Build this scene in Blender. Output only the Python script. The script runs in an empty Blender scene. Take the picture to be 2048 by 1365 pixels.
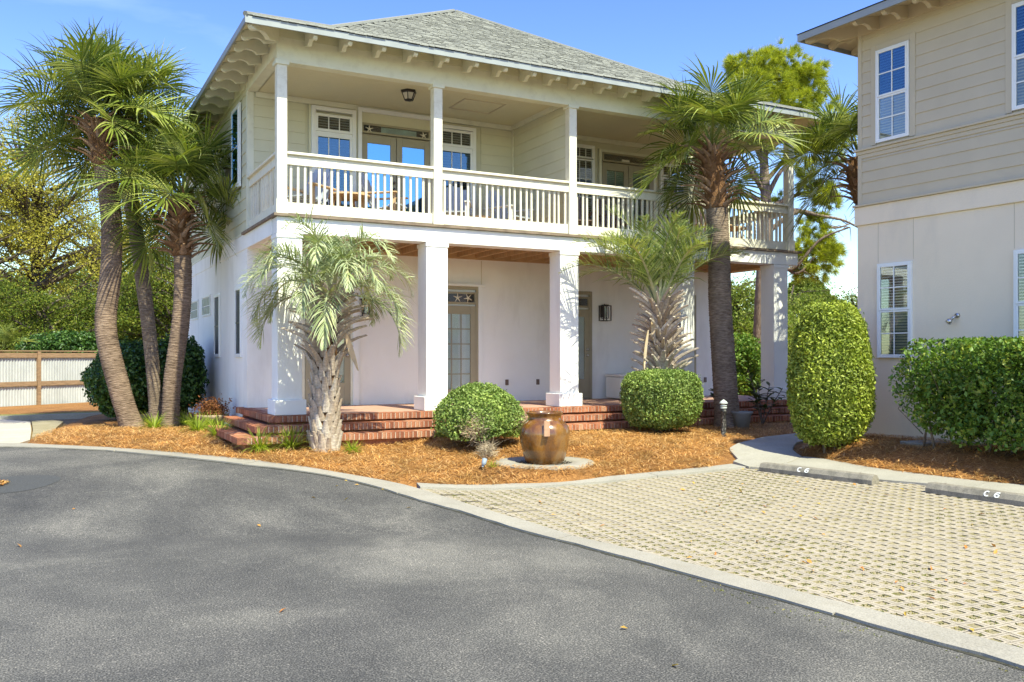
import bpy, bmesh, math, random
import numpy as np
from mathutils import Vector, Matrix, geometry, noise
PI = math.pi
scene = bpy.context.scene
col = scene.collection
rnd = random.Random(7)
# ------------------------------------------------------------------ camera, sky, sun, exposure
FOC, HOR, CZ = 1786.0, 712.0, 1.75          # pixels at 2048 wide, horizon row, eye height
YAW = math.radians(27.733)
cam_d = bpy.data.cameras.new('camera'); cam = bpy.data.objects.new('camera', cam_d); col.objects.link(cam)
cam.location = (0, 0, CZ); cam.rotation_euler = (PI/2, 0, -YAW)
cam_d.sensor_width = 36; cam_d.lens = FOC/2048*36; cam_d.shift_y = 29.5/2048
cam_d.clip_start = .05; cam_d.clip_end = 3000
scene.camera = cam
SUN = Vector((.07, -.70, 1)).normalized()
sun_el = math.asin(SUN.z); sun_az = math.atan2(SUN.x, SUN.y)
w = bpy.data.worlds.new('World'); scene.world = w; w.use_nodes = True
nt = w.node_tree; nt.nodes.clear()
sky = nt.nodes.new('ShaderNodeTexSky'); sky.sky_type = 'NISHITA'; sky.sun_disc = False
sky.sun_elevation = sun_el; sky.sun_rotation = sun_az
sky.air_density = 1.0; sky.dust_density = .6; sky.ozone_density = 2.5; sky.altitude = 0
tc = nt.nodes.new('ShaderNodeTexCoord')
mp = nt.nodes.new('ShaderNodeMapping'); mp.inputs['Scale'].default_value = (1.2, 1.2, 5.0)
nz = nt.nodes.new('ShaderNodeTexNoise'); nz.inputs['Scale'].default_value = 1.6; nz.inputs['Detail'].default_value = 7; nz.inputs['Roughness'].default_value = .55
cr = nt.nodes.new('ShaderNodeValToRGB'); cr.color_ramp.elements[0].position = .56; cr.color_ramp.elements[1].position = .90
cr.color_ramp.elements[1].color = (.25, .25, .25, 1); cr.color_ramp.elements[0].color = (0, 0, 0, 1)
mx = nt.nodes.new('ShaderNodeMixRGB'); mx.inputs[2].default_value = (6.5, 7.0, 7.6, 1)
bg = nt.nodes.new('ShaderNodeBackground'); bg.inputs['Strength'].default_value = .15
wo = nt.nodes.new('ShaderNodeOutputWorld')
L = nt.links.new
L(tc.outputs['Generated'], mp.inputs[0]); L(mp.outputs[0], nz.inputs['Vector']); L(nz.outputs['Fac'], cr.inputs[0])
hs = nt.nodes.new('ShaderNodeHueSaturation'); hs.inputs['Saturation'].default_value = 1.30; hs.inputs['Value'].default_value = 1.12; hs.inputs['Hue'].default_value = .530
L(cr.outputs[0], mx.inputs[0]); L(sky.outputs[0], hs.inputs['Color']); L(hs.outputs[0], mx.inputs[1]); L(mx.outputs[0], bg.inputs[0]); L(bg.outputs[0], wo.inputs[0])
sd_ = bpy.data.lights.new('sun', 'SUN'); sd_.energy = 3.9; sd_.angle = math.radians(.53); sd_.color = (1, .955, .88)
so = bpy.data.objects.new('sun', sd_); col.objects.link(so); so.rotation_euler = SUN.to_track_quat('Z', 'Y').to_euler()
scene.view_settings.view_transform = 'Standard'; scene.view_settings.look = 'None'
scene.view_settings.gamma = 1; scene.view_settings.exposure = 1.2; scene.view_settings.use_white_balance = True; scene.view_settings.white_balance_temperature = 7500; scene.view_settings.white_balance_tint = -9; scene.view_settings.use_curve_mapping = False

# ------------------------------------------------------------------ helpers
CF = Vector((math.sin(YAW), math.cos(YAW), 0)); CR = Vector((math.cos(YAW), -math.sin(YAW), 0))
def at(x, y, dep):
    """world point seen at photo pixel (x, y) at forward distance dep"""
    return Vector((0, 0, CZ)) + (CF + CR*((x-1024)/FOC) + Vector((0, 0, (HOR-y)/FOC)))*dep
def tag(o, label=None, cat=None, group=None, kind=None):
    if label: o['label'] = label
    if cat: o['category'] = cat
    if group: o['group'] = group
    if kind: o['kind'] = kind
    return o
def empty(name, loc=(0, 0, 0), rz=0, parent=None):
    o = bpy.data.objects.new(name, None); col.objects.link(o); o.location = loc; o.rotation_euler = (0, 0, rz)
    o.empty_display_size = .1
    if parent: o.parent = parent
    return o
def inst(name, me, parent=None, loc=(0, 0, 0), rot=(0, 0, 0), sc=(1, 1, 1)):
    o = bpy.data.objects.new(name, me); col.objects.link(o); o.location = loc; o.rotation_euler = rot
    o.scale = sc if hasattr(sc, '__len__') else (sc, sc, sc)
    if parent: o.parent = parent
    return o
def copy_tree(o, parent=None):
    c = o.copy(); col.objects.link(c)
    if parent: c.parent = parent
    for ch in list(o.children): copy_tree(ch, c)
    return c
class MB:
    """collects shapes in local frame coordinates (u right, v out of the wall, z up)"""
    def __init__(s, o=(0, 0, 0), U=(1, 0, 0), W=None):
        s.v = []; s.f = []; s.mi = []
        s.o = Vector(o); s.U = Vector(U); s.W = Vector(W) if W else Vector((0, 1, 0)); s.cm = 0
    def T(s, p): return s.o + s.U*p[0] + s.W*p[1] + Vector((0, 0, p[2]))
    def add(s, vs, fs):
        n = len(s.v); s.v += [s.T(p) for p in vs]; s.f += [[i+n for i in f] for f in fs]; s.mi += [s.cm]*len(fs)
    def box(s, u0, u1, w0, w1, z0, z1):
        s.add([(u0,w0,z0),(u1,w0,z0),(u1,w1,z0),(u0,w1,z0),(u0,w0,z1),(u1,w0,z1),(u1,w1,z1),(u0,w1,z1)],
              [(0,3,2,1),(4,5,6,7),(0,1,5,4),(1,2,6,5),(2,3,7,6),(3,0,4,7)])
    def hexa(s, pts): s.add(pts, [(0,3,2,1),(4,5,6,7),(0,1,5,4),(1,2,6,5),(2,3,7,6),(3,0,4,7)])
    def prism(s, poly, z0, z1, f=None):
        """vertical prism of a polygon; z1 may be a function"""
        n = len(poly)
        zt = (lambda p: z1) if not callable(z1) else z1
        tri = geometry.tessellate_polygon([[Vector((p[0], p[1], 0)) for p in poly]])
        s.add([(p[0], p[1], zt(p)) for p in poly] + [(p[0], p[1], z0) for p in poly],
              [tuple(t) for t in tri] + [(i, (i+1) % n, (i+1) % n+n, i+n) for i in range(n)])
    def extr(s, prof, a, b, plane='wz'):
        """profile in (w,z) extruded along u from a to b; or 'uz' extruded along w; or 'uw' along z"""
        n = len(prof)
        def P(q, t):
            return (t, q[0], q[1]) if plane == 'wz' else (q[0], t, q[1])
        tri = geometry.tessellate_polygon([[Vector((p[0], p[1], 0)) for p in prof]])
        vs = [P(q, a) for q in prof] + [P(q, b) for q in prof]
        fs = [tuple(t) for t in tri] + [tuple(i+n for i in t) for t in tri] + [(i, (i+1) % n, (i+1) % n+n, i+n) for i in range(n)]
        s.add(vs, fs)
    def tube(s, pts, rs, n=8, cap=True, sq=1.0):
        pts = [Vector(p) for p in pts]; m = len(pts); base = len(s.v); prev = None
        if not hasattr(rs, '__len__'): rs = [rs]*m
        vs = []
        for i, p in enumerate(pts):
            t = (pts[min(i+1, m-1)]-pts[max(i-1, 0)]).normalized()
            a = prev if prev is not None else (Vector((1, 0, 0)) if abs(t.x) < .8 else Vector((0, 1, 0)))
            a = (a - t*a.dot(t)).normalized(); b = t.cross(a); prev = a
            for k in range(n):
                an = 2*PI*k/n; vs.append(p + (a*math.cos(an)+b*math.sin(an)*sq)*rs[i])
        fs = [(i*n+k, i*n+(k+1) % n, (i+1)*n+(k+1) % n, (i+1)*n+k) for i in range(m-1) for k in range(n)]
        if cap: fs += [tuple(range(n-1, -1, -1)), tuple((m-1)*n+k for k in range(n))]
        s.add(vs, fs)
    def lathe(s, prof, c=(0, 0, 0), n=32, wob=None):
        vs = []
        for i, (r, z) in enumerate(prof):
            for k in range(n):
                a = 2*PI*k/n; q = r*(wob(a, z) if wob else 1)
                vs.append((c[0]+q*math.cos(a), c[1]+q*math.sin(a), c[2]+z))
        m = len(prof)
        fs = [(i*n+k, i*n+(k+1) % n, (i+1)*n+(k+1) % n, (i+1)*n+k) for i in range(m-1) for k in range(n)]
        s.add(vs, fs)
    def mesh(s, name, mat, smooth=False, bevel=0):
        me = bpy.data.meshes.new(name); me.from_pydata([tuple(v) for v in s.v], [], s.f)
        mats = mat if isinstance(mat, (list, tuple)) else [mat]
        for m in mats: me.materials.append(m)
        if len(mats) > 1: me.polygons.foreach_set('material_index', s.mi)
        bm = bmesh.new(); bm.from_mesh(me)
        bmesh.ops.recalc_face_normals(bm, faces=bm.faces)
        if bevel:
            es = [e for e in bm.edges if len(e.link_faces) == 2 and e.calc_face_angle(0) > .6]
            bmesh.ops.bevel(bm, geom=es, offset=bevel, segments=1, affect='EDGES', clamp_overlap=True)
        bm.to_mesh(me); bm.free()
        if smooth: me.polygons.foreach_set('use_smooth', [True]*len(me.polygons))
        me.update(); return me
    def build(s, name, mat, parent=None, smooth=False, bevel=0, loc=(0, 0, 0)):
        o = bpy.data.objects.new(name, s.mesh(name, mat, smooth, bevel)); col.objects.link(o); o.location = loc
        if parent: o.parent = parent
        return o
def np_mesh(name, V, F, mat, smooth=False, mi=None):
    """V (n,3) array, F (m,k) array of equal-sized faces"""
    me = bpy.data.meshes.new(name); V = np.asarray(V, np.float32); F = np.asarray(F, np.int32)
    m, k = F.shape
    me.vertices.add(len(V)); me.vertices.foreach_set('co', V.ravel())
    me.loops.add(m*k); me.loops.foreach_set('vertex_index', F.ravel())
    me.polygons.add(m); me.polygons.foreach_set('loop_start', np.arange(0, m*k, k, dtype=np.int32))
    try: me.polygons.foreach_set('loop_total', np.full(m, k, np.int32))
    except Exception: pass
    for q in (mat if isinstance(mat, (list, tuple)) else [mat]): me.materials.append(q)
    if mi is not None: me.polygons.foreach_set('material_index', mi)
    if smooth: me.polygons.foreach_set('use_smooth', [True]*m)
    me.update(calc_edges=True); return me
def leaf_cards(P, ln, wd, rs, bias=None, bw=0., up=0.):
    """a pointed two-triangle leaf, slightly folded, at every point P"""
    n = len(P); r = np.random.RandomState(rs)
    N = r.normal(size=(n, 3))
    if bias is not None: N = N/np.linalg.norm(N, axis=1, keepdims=True) + bias*bw
    N[:, 2] += up
    N /= np.linalg.norm(N, axis=1, keepdims=True)
    A = r.normal(size=(n, 3)); A -= N*(A*N).sum(1, keepdims=True); A /= np.linalg.norm(A, axis=1, keepdims=True)
    B = np.cross(N, A); s = r.uniform(.65, 1.3, (n, 1)); a = A*ln*s/2; b = B*wd*s/2
    V = np.stack([P-a, P+b+N*wd*.25, P+a, P-b+N*wd*.25], 1).reshape(-1, 3)
    i = np.arange(n)[:, None]*4
    F = np.concatenate([i+[0, 1, 2], i+[0, 2, 3]], 1).reshape(-1, 3)
    return V, F

# ------------------------------------------------------------------ materials
def nodes(name, rough=.7, spec=.3):
    m = bpy.data.materials.new(name); m.use_nodes = True; t = m.node_tree
    b = t.nodes['Principled BSDF']; b.inputs['Roughness'].default_value = rough
    b.inputs['Specular IOR Level'].default_value = spec
    return m, t, b
def ramp(t, stops):
    r = t.nodes.new('ShaderNodeValToRGB'); e = r.color_ramp.elements
    while len(e) < len(stops): e.new(.5)
    for q, (p, c) in zip(e, stops): q.position = p; q.color = (*c, 1) if len(c) == 3 else c
    return r
def tex(t, kind, scale, detail=4, rough=.55, coord='Object', sc=None, dist=0):
    c = t.nodes.new('ShaderNodeTexCoord'); n = t.nodes.new('ShaderNodeTex'+kind); n.inputs['Scale'].default_value = scale
    if kind == 'Noise': n.inputs['Detail'].default_value = detail; n.inputs['Roughness'].default_value = rough; n.inputs['Distortion'].default_value = dist
    if sc:
        p = t.nodes.new('ShaderNodeMapping'); p.inputs['Scale'].default_value = sc
        t.links.new(c.outputs[coord], p.inputs[0]); t.links.new(p.outputs[0], n.inputs['Vector'])
    else: t.links.new(c.outputs[coord], n.inputs['Vector'])
    return n
def bump(t, b, src, strength=.3, dist=.01):
    k = t.nodes.new('ShaderNodeBump'); k.inputs['Strength'].default_value = strength; k.inputs['Distance'].default_value = dist
    t.links.new(src, k.inputs['Height']); t.links.new(k.outputs[0], b.inputs['Normal']); return k
def mixc(t, fac, a, b, mode='MIX'):
    m = t.nodes.new('ShaderNodeMixRGB'); m.blend_type = mode
    for i, q in ((0, fac), (1, a), (2, b)):
        if hasattr(q, 'is_linked') or hasattr(q, 'links'): t.links.new(q, m.inputs[i])
        elif isinstance(q, (int, float)): m.inputs[i].default_value = q
        else: m.inputs[i].default_value = (*q, 1)
    return m.outputs[0]
def paint(name, c, rough=.6, var=.08, scale=3, bs=.15, bscale=90, bd=.003, spec=.3, dirt=None, sc=None):
    m, t, b = nodes(name, rough, spec)
    n = tex(t, 'Noise', scale, 5, sc=sc)
    lo = tuple(x*(1-var) for x in c); hi = tuple(min(1, x*(1+var)) for x in c)
    r = ramp(t, [(.3, lo), (.7, hi)]); t.links.new(n.outputs['Fac'], r.inputs[0]); out = r.outputs[0]
    if dirt:
        d = tex(t, 'Noise', dirt[2], 6, .65, sc=dirt[3] if len(dirt) > 3 else None)
        rr = ramp(t, [(.5, (0, 0, 0)), (.75, (dirt[1],)*3)]); t.links.new(d.outputs['Fac'], rr.inputs[0])
        out = mixc(t, rr.outputs[0], out, dirt[0])
    t.links.new(out, b.inputs['Base Color'])
    if bs:
        k = tex(t, 'Noise', bscale, 3); bump(t, b, k.outputs['Fac'], bs, bd)
    return m
def leafmat(name, cols, trans=.35, rough=.45, gloss=.25):
    m = bpy.data.materials.new(name); m.use_nodes = True; t = m.node_tree; t.nodes.clear()
    g = t.nodes.new('ShaderNodeNewGeometry'); n = len(cols)
    r = ramp(t, [(i/(n-1) if n > 1 else 0, c) for i, c in enumerate(cols)])
    t.links.new(g.outputs['Random Per Island'], r.inputs[0])
    p = t.nodes.new('ShaderNodeBsdfPrincipled'); p.inputs['Roughness'].default_value = max(rough, .42); p.inputs['Specular IOR Level'].default_value = gloss*.45
    tr = t.nodes.new('ShaderNodeBsdfTranslucent'); mx = t.nodes.new('ShaderNodeMixShader'); mx.inputs[0].default_value = trans
    o = t.nodes.new('ShaderNodeOutputMaterial')
    nv = tex(t, 'Noise', 2.6, 4, .6); rv = ramp(t, [(.34, (.62, .66, .62)), (.5, (1, 1, 1)), (.68, (1.32, 1.26, 1.12))]); t.links.new(nv.outputs['Fac'], rv.inputs[0])
    r = type('o', (), {'outputs': [mixc(t, 1.0, r.outputs[0], rv.outputs[0], 'MULTIPLY')]})
    t.links.new(r.outputs[0], p.inputs['Base Color'])
    tc2 = mixc(t, 1.0, r.outputs[0], (1.5, 1.55, .7), 'MULTIPLY'); t.links.new(tc2, tr.inputs[0])
    t.links.new(p.outputs[0], mx.inputs[1]); t.links.new(tr.outputs[0], mx.inputs[2]); t.links.new(mx.outputs[0], o.inputs[0])
    return m
def glassmat(name, tint, refl=.25, gcol=(1, 1, 1)):
    """window glass: clear with a Fresnel reflection"""
    m = bpy.data.materials.new(name); m.use_nodes = True; t = m.node_tree; t.nodes.clear()
    tr = t.nodes.new('ShaderNodeBsdfTransparent'); tr.inputs[0].default_value = (*tint, 1)
    g = t.nodes.new('ShaderNodeBsdfGlossy'); g.inputs['Roughness'].default_value = .02; g.inputs[0].default_value = (*gcol, 1)
    nz = tex(t, 'Noise', 1.3, 1); bp = t.nodes.new('ShaderNodeBump'); bp.inputs['Strength'].default_value = .04; bp.inputs['Distance'].default_value = .02
    t.links.new(nz.outputs['Fac'], bp.inputs['Height']); t.links.new(bp.outputs[0], g.inputs['Normal'])
    lw = t.nodes.new('ShaderNodeFresnel'); lw.inputs['IOR'].default_value = 1.5
    ma = t.nodes.new('ShaderNodeMath'); ma.operation = 'MULTIPLY_ADD'; ma.inputs[1].default_value = 1.2; ma.inputs[2].default_value = refl; ma.use_clamp = True
    t.links.new(lw.outputs[0], ma.inputs[0])
    mx = t.nodes.new('ShaderNodeMixShader'); o = t.nodes.new('ShaderNodeOutputMaterial')
    t.links.new(ma.outputs[0], mx.inputs[0]); t.links.new(tr.outputs[0], mx.inputs[1]); t.links.new(g.outputs[0], mx.inputs[2]); t.links.new(mx.outputs[0], o.inputs[0])
    return m
M = {}
M['stucco'] = paint('white stucco', (.87, .855, .82), .85, .03, 1.2, .5, 45, .006, .15, ((.52, .49, .44), .40, 1.3, (1, 1, .30)))
M['stucco_r'] = paint('beige stucco', (.82, .70, .54), .85, .03, 1.2, .5, 45, .006, .15, ((.46, .42, .36), .35, 1.3, (1, 1, .3)))
M['siding'] = paint('cream siding', (.63, .60, .44), .6, .04, 2, .2, 60, .002, .3)
M['siding_r'] = paint('taupe siding', (.55, .47, .34), .6, .04, 2, .2, 60, .002, .3)
M['trim'] = paint('cream trim paint', (.72, .70, .56), .55, .04, 3, .1, 50, .002, .35, ((.42, .38, .28), .35, 5))
M['rail'] = paint('ivory rail paint', (.76, .715, .59), .5, .04, 4, .1, 60, .002, .35, ((.45, .38, .26), .4, 9))
M['white'] = paint('white vinyl', (.82, .82, .80), .4, .02, 3, 0, spec=.45)
M['fascia'] = paint('grey fascia paint', (.30, .32, .32), .55, .08, 4, .1, spec=.35)
M['door'] = paint('olive tan door paint', (.34, .30, .205), .45, .05, 4, .1, 60, .001, .4)
M['joist'] = paint('brown timber', (.50, .32, .165), .65, .15, 3, .3, 40, .003, .3, sc=(1, 6, 1))
M['dark_edge'] = paint('weathered ledge', (.20, .15, .11), .8, .3, 6)
M['ceiling'] = paint('ceiling boards', (.66, .60, .42), .6, .03, 2, .1)
M['black'] = paint('black metal', (.03, .024, .02), .45, .2, 8, 0, spec=.5)
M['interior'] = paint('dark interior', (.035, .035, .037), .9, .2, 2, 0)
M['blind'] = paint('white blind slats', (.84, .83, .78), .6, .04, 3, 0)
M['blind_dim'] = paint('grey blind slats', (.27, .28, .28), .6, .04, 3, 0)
M['glass'] = glassmat('window glass', (.9, .93, .93), .02)
M['glass_blue'] = glassmat('coated glass', (.35, .45, .55), .46, (.28, .60, .92)); M['glass_mid'] = glassmat('tinted window glass', (.55, .62, .68), .08, (.45, .70, .90))
M['screen'] = paint('insect screen', (.045, .05, .055), .6, .1, 4, 0)
M['lamp_glass'] = paint('frosted glass', (.55, .52, .46), .3, .1, 5, 0, spec=.5)
M['starfish'] = paint('dried starfish', (.72, .66, .54), .8, .1, 20)
M['wood_l'] = paint('weathered cedar', (.27, .175, .105), .75, .25, 6, .4, 60, .004, .25, sc=(1, 1, 5))
M['teak'] = paint('teak slats', (.60, .42, .26), .65, .15, 5, .2)
M['fabric'] = paint('blue grey chair paint', (.42, .46, .52), .7, .08, 5, .2)
M['bronze'] = paint('bronze plate', (.16, .11, .09), .4, .2, 5, 0, spec=.6)
# metal
m, t, b = nodes('galvanised sheet', .45, .5); b.inputs['Metallic'].default_value = .15
n = tex(t, 'Noise', 2.5, 6, .6, sc=(1, 1, .5)); r = ramp(t, [(.3, (.40, .41, .41)), (.7, (.56, .57, .57))]); t.links.new(n.outputs['Fac'], r.inputs[0]); t.links.new(r.outputs[0], b.inputs['Base Color']); M['tin'] = m
m, t, b = nodes('brushed nickel', .3, .5); b.inputs['Metallic'].default_value = 1; b.inputs['Base Color'].default_value = (.55, .54, .52, 1); M['nickel'] = m
# asphalt
m, t, b = nodes('asphalt', .86, .25)
n1 = tex(t, 'Noise', .45, 5, .6, dist=.6); n2 = tex(t, 'Noise', 88, 2, .7); n3 = tex(t, 'Voronoi', 60)
n4 = tex(t, 'Noise', 1.7, 6, .65, sc=(1, .45, 1))
r1 = ramp(t, [(.30, (.068, .066, .067)), (.50, (.104, .100, .097)), (.67, (.172, .163, .151))]); t.links.new(n1.outputs['Fac'], r1.inputs[0])
r4 = ramp(t, [(.38, (.88,)*3), (.66, (1.13, 1.12, 1.10))]); t.links.new(n4.outputs['Fac'], r4.inputs[0])
c = mixc(t, 1.0, r1.outputs[0], r4.outputs[0], 'MULTIPLY')
r2 = ramp(t, [(.38, (.30,)*3), (.52, (.92,)*3), (.66, (2.3, 2.22, 2.1))]); t.links.new(n2.outputs['Fac'], r2.inputs[0])
c = mixc(t, .85, c, mixc(t, 1.0, c, r2.outputs[0], 'MULTIPLY'))
cell = ramp(t, [(.0, (.55,)*3), (.85, (1.0,)*3), (1, (2.2, 2.1, 2.0))]); sepc = t.nodes.new('ShaderNodeSeparateColor'); t.links.new(n3.outputs['Color'], sepc.inputs[0]); t.links.new(sepc.outputs[0], cell.inputs[0])
c = mixc(t, .35, c, mixc(t, 1.0, c, cell.outputs[0], 'MULTIPLY'))
vc = t.nodes.new('ShaderNodeTexVoronoi'); vc.feature = 'DISTANCE_TO_EDGE'; vc.inputs['Scale'].default_value = .33
tcc = t.nodes.new('ShaderNodeTexCoord'); nw = tex(t, 'Noise', 1.1, 5, .65); vm = t.nodes.new('ShaderNodeVectorMath'); vm.operation = 'MULTIPLY_ADD'; vm.inputs[1].default_value = (1.1, 1.1, 1.1)
t.links.new(nw.outputs['Color'], vm.inputs[0]); t.links.new(tcc.outputs['Object'], vm.inputs[2]); t.links.new(vm.outputs[0], vc.inputs['Vector'])
rc = ramp(t, [(0, (.22,)*3), (.002, (.12,)*3), (.004, (0,)*3)]); t.links.new(vc.outputs['Distance'], rc.inputs[0]); nk = tex(t, 'Noise', .7, 3); rk = ramp(t, [(.5, (0,)*3), (.58, (1,)*3)]); t.links.new(nk.outputs['Fac'], rk.inputs[0])
c = mixc(t, mixc(t, 1.0, rc.outputs[0], rk.outputs[0], 'MULTIPLY'), c, (.30, .28, .25))
nd = tex(t, 'Noise', 2.6, 3, .5); rd = ramp(t, [(.70, (0,)*3), (.76, (.55,)*3)]); t.links.new(nd.outputs['Fac'], rd.inputs[0]); c = mixc(t, rd.outputs[0], c, (.045, .045, .047))
t.links.new(c, b.inputs['Base Color']); bump(t, b, n2.outputs['Fac'], .55, .008); M['asphalt'] = m
M['tar'] = paint('new asphalt patch', (.062, .062, .063), .85, .35, 60, .5, 90, .006)
# concrete
def concrete(name, c, dirtc=(.25, .22, .17), amt=.45, spec=.2):
    m, t, b = nodes(name, .85, spec)
    n1 = tex(t, 'Noise', 1.5, 6, .6); n2 = tex(t, 'Noise', 90, 3, .7)
    r1 = ramp(t, [(.3, tuple(x*.86 for x in c)), (.7, tuple(x*1.08 for x in c))]); t.links.new(n1.outputs['Fac'], r1.inputs[0])
    r2 = ramp(t, [(.35, (.72,)*3), (.6, (1.08,)*3)]); t.links.new(n2.outputs['Fac'], r2.inputs[0])
    cc = mixc(t, 1.0, r1.outputs[0], r2.outputs[0], 'MULTIPLY')
    n3 = tex(t, 'Noise', 5, 8, .72); r3 = ramp(t, [(.5, (0,)*3), (.72, (amt,)*3)]); t.links.new(n3.outputs['Fac'], r3.inputs[0])
    t.links.new(mixc(t, r3.outputs[0], cc, dirtc), b.inputs['Base Color']); bump(t, b, n2.outputs['Fac'], .35, .004); return m
M['concrete'] = concrete('curb concrete', (.34, .31, .265))
M['walk'] = concrete('walk concrete', (.36, .335, .29), amt=.25)
M['stop'] = concrete('wheel stop concrete', (.27, .24, .195), (.08, .075, .06), .75)
M['slab'] = concrete('pale slab', (.50, .44, .36), (.3, .25, .17), .3)
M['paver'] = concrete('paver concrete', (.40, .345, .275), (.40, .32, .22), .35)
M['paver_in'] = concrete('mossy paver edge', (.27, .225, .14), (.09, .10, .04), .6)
M['stencil'] = paint('stencil paint', (.80, .80, .76), .7, .08, 30, .1)
m, t, b = nodes('sandy cell fill', .95, .1)
n = tex(t, 'Noise', 2.2, 6, .6); n2 = tex(t, 'Noise', 120, 3, .7)
r = ramp(t, [(.32, (.20, .175, .08)), (.45, (.32, .27, .17)), (.7, (.41, .345, .245))]); t.links.new(n.outputs['Fac'], r.inputs[0])
r2 = ramp(t, [(.35, (.6,)*3), (.65, (1.15,)*3)]); t.links.new(n2.outputs['Fac'], r2.inputs[0])
t.links.new(mixc(t, 1.0, r.outputs[0], r2.outputs[0], 'MULTIPLY'), b.inputs['Base Color']); M['fill'] = m
# straw
def strawmat(name, stops, sc=14):
    m, t, b = nodes(name, .8, .2)
    n = tex(t, 'Noise', sc, 8, .75, dist=1.5); n0 = tex(t, 'Noise', 1.3, 4)
    r = ramp(t, stops); t.links.new(n.outputs['Fac'], r.inputs[0])
    r0 = ramp(t, [(.35, (.8, .78, .76)), (.65, (1.12, 1.1, 1.06))]); t.links.new(n0.outputs['Fac'], r0.inputs[0])
    t.links.new(mixc(t, 1.0, r.outputs[0], r0.outputs[0], 'MULTIPLY'), b.inputs['Base Color']); bump(t, b, n.outputs['Fac'], 1.0, .03); return m
M['straw'] = strawmat('pine straw bed', [(.35, (.10, .045, .018)), (.5, (.33, .155, .05)), (.68, (.52, .28, .11))], 30)
M['ground'] = strawmat('leaf litter', [(.3, (.10, .07, .035)), (.5, (.24, .16, .08)), (.7, (.34, .27, .13))], 9)
M['needle'] = leafmat('dry pine needles', [(.25, .11, .032), (.50, .25, .075), (.64, .36, .13), (.72, .48, .24), (.38, .165, .05)], .12, .55, .3)
M['grass'] = leafmat('grass blades', [(.10, .17, .02), (.30, .38, .05), (.42, .46, .10), (.16, .24, .03)], .4)
M['grass_base'] = strawmat('thin lawn', [(.3, (.16, .13, .06)), (.5, (.24, .24, .08)), (.7, (.36, .33, .15))], 20)
# brick
m, t, b = nodes('red brick', .85, .2)
g = t.nodes.new('ShaderNodeObjectInfo'); gg = t.nodes.new('ShaderNodeNewGeometry')
add = t.nodes.new('ShaderNodeMath'); add.operation = 'ADD'; fr = t.nodes.new('ShaderNodeMath'); fr.operation = 'FRACT'
t.links.new(g.outputs['Random'], add.inputs[0]); t.links.new(gg.outputs['Random Per Island'], add.inputs[1]); t.links.new(add.outputs[0], fr.inputs[0])
r = ramp(t, [(0, (.22, .07, .04)), (.35, (.40, .15, .08)), (.6, (.47, .20, .11)), (.8, (.32, .12, .07)), (1, (.52, .28, .17))]); t.links.new(fr.outputs[0], r.inputs[0])
n = tex(t, 'Noise', 25, 6, .7); r2 = ramp(t, [(.35, (.6,)*3), (.65, (1.15,)*3)]); t.links.new(n.outputs['Fac'], r2.inputs[0])
c = mixc(t, 1.0, r.outputs[0], r2.outputs[0], 'MULTIPLY')
n5 = tex(t, 'Noise', 2.5, 7, .7); r5 = ramp(t, [(.54, (0,)*3), (.72, (.7,)*3)]); t.links.new(n5.outputs['Fac'], r5.inputs[0])
t.links.new(mixc(t, r5.outputs[0], c, (.09, .06, .045)), b.inputs['Base Color']); bump(t, b, n.outputs['Fac'], .4, .004); M['brick'] = m
M['mortar'] = paint('mortar', (.52, .44, .36), .9, .15, 8, .3, dirt=((.12, .09, .07), .6, 3))
M['terrace'] = paint('red terrace floor', (.44, .265, .20), .7, .12, 2.5, .2, 40, .002, .25)
# shingles
m, t, b = nodes('grey shingles', .9, .15)
gg = t.nodes.new('ShaderNodeNewGeometry'); r = ramp(t, [(0, (.18, .18, .165)), (.5, (.225, .225, .205)), (1, (.27, .268, .24))]); t.links.new(gg.outputs['Random Per Island'], r.inputs[0])
n = tex(t, 'Noise', 60, 4, .8); r2 = ramp(t, [(.35, (.65,)*3), (.65, (1.25,)*3)]); t.links.new(n.outputs['Fac'], r2.inputs[0])
t.links.new(mixc(t, 1.0, r.outputs[0], r2.outputs[0], 'MULTIPLY'), b.inputs['Base Color']); M['shingle'] = m
# bark
def bark(name, a, bb, sc=(1, 1, 1), s=14, bs=.8, bd=.03):
    m, t, b = nodes(name, .9, .15)
    n = tex(t, 'Noise', s, 7, .7, sc=sc); r = ramp(t, [(.32, a), (.68, bb)]); t.links.new(n.outputs['Fac'], r.inputs[0])
    n2 = tex(t, 'Noise', 2.2, 4); r2 = ramp(t, [(.3, (.75,)*3), (.7, (1.2,)*3)]); t.links.new(n2.outputs['Fac'], r2.inputs[0])
    t.links.new(mixc(t, 1.0, r.outputs[0], r2.outputs[0], 'MULTIPLY'), b.inputs['Base Color']); bump(t, b, n.outputs['Fac'], bs, bd); return m
M['sabal_bark'] = bark('cabbage palm bark', (.065, .04, .028), (.37, .265, .195), (1, 1, 7), 8, 1, .03)
M['sabal_bark_g'] = bark('grey cabbage palm bark', (.10, .068, .05), (.35, .27, .205), (1.2, 1.2, 6), 8, 1, .03)
M['pine_bark'] = bark('pine bark', (.07, .045, .035), (.34, .26, .20), (1.6, 1.6, .5), 12, 1, .05)
M['twig'] = bark('grey twigs', (.10, .075, .055), (.26, .20, .15))
M['oak_bark'] = bark('oak bark', (.05, .04, .032), (.15, .12, .095))
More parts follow.
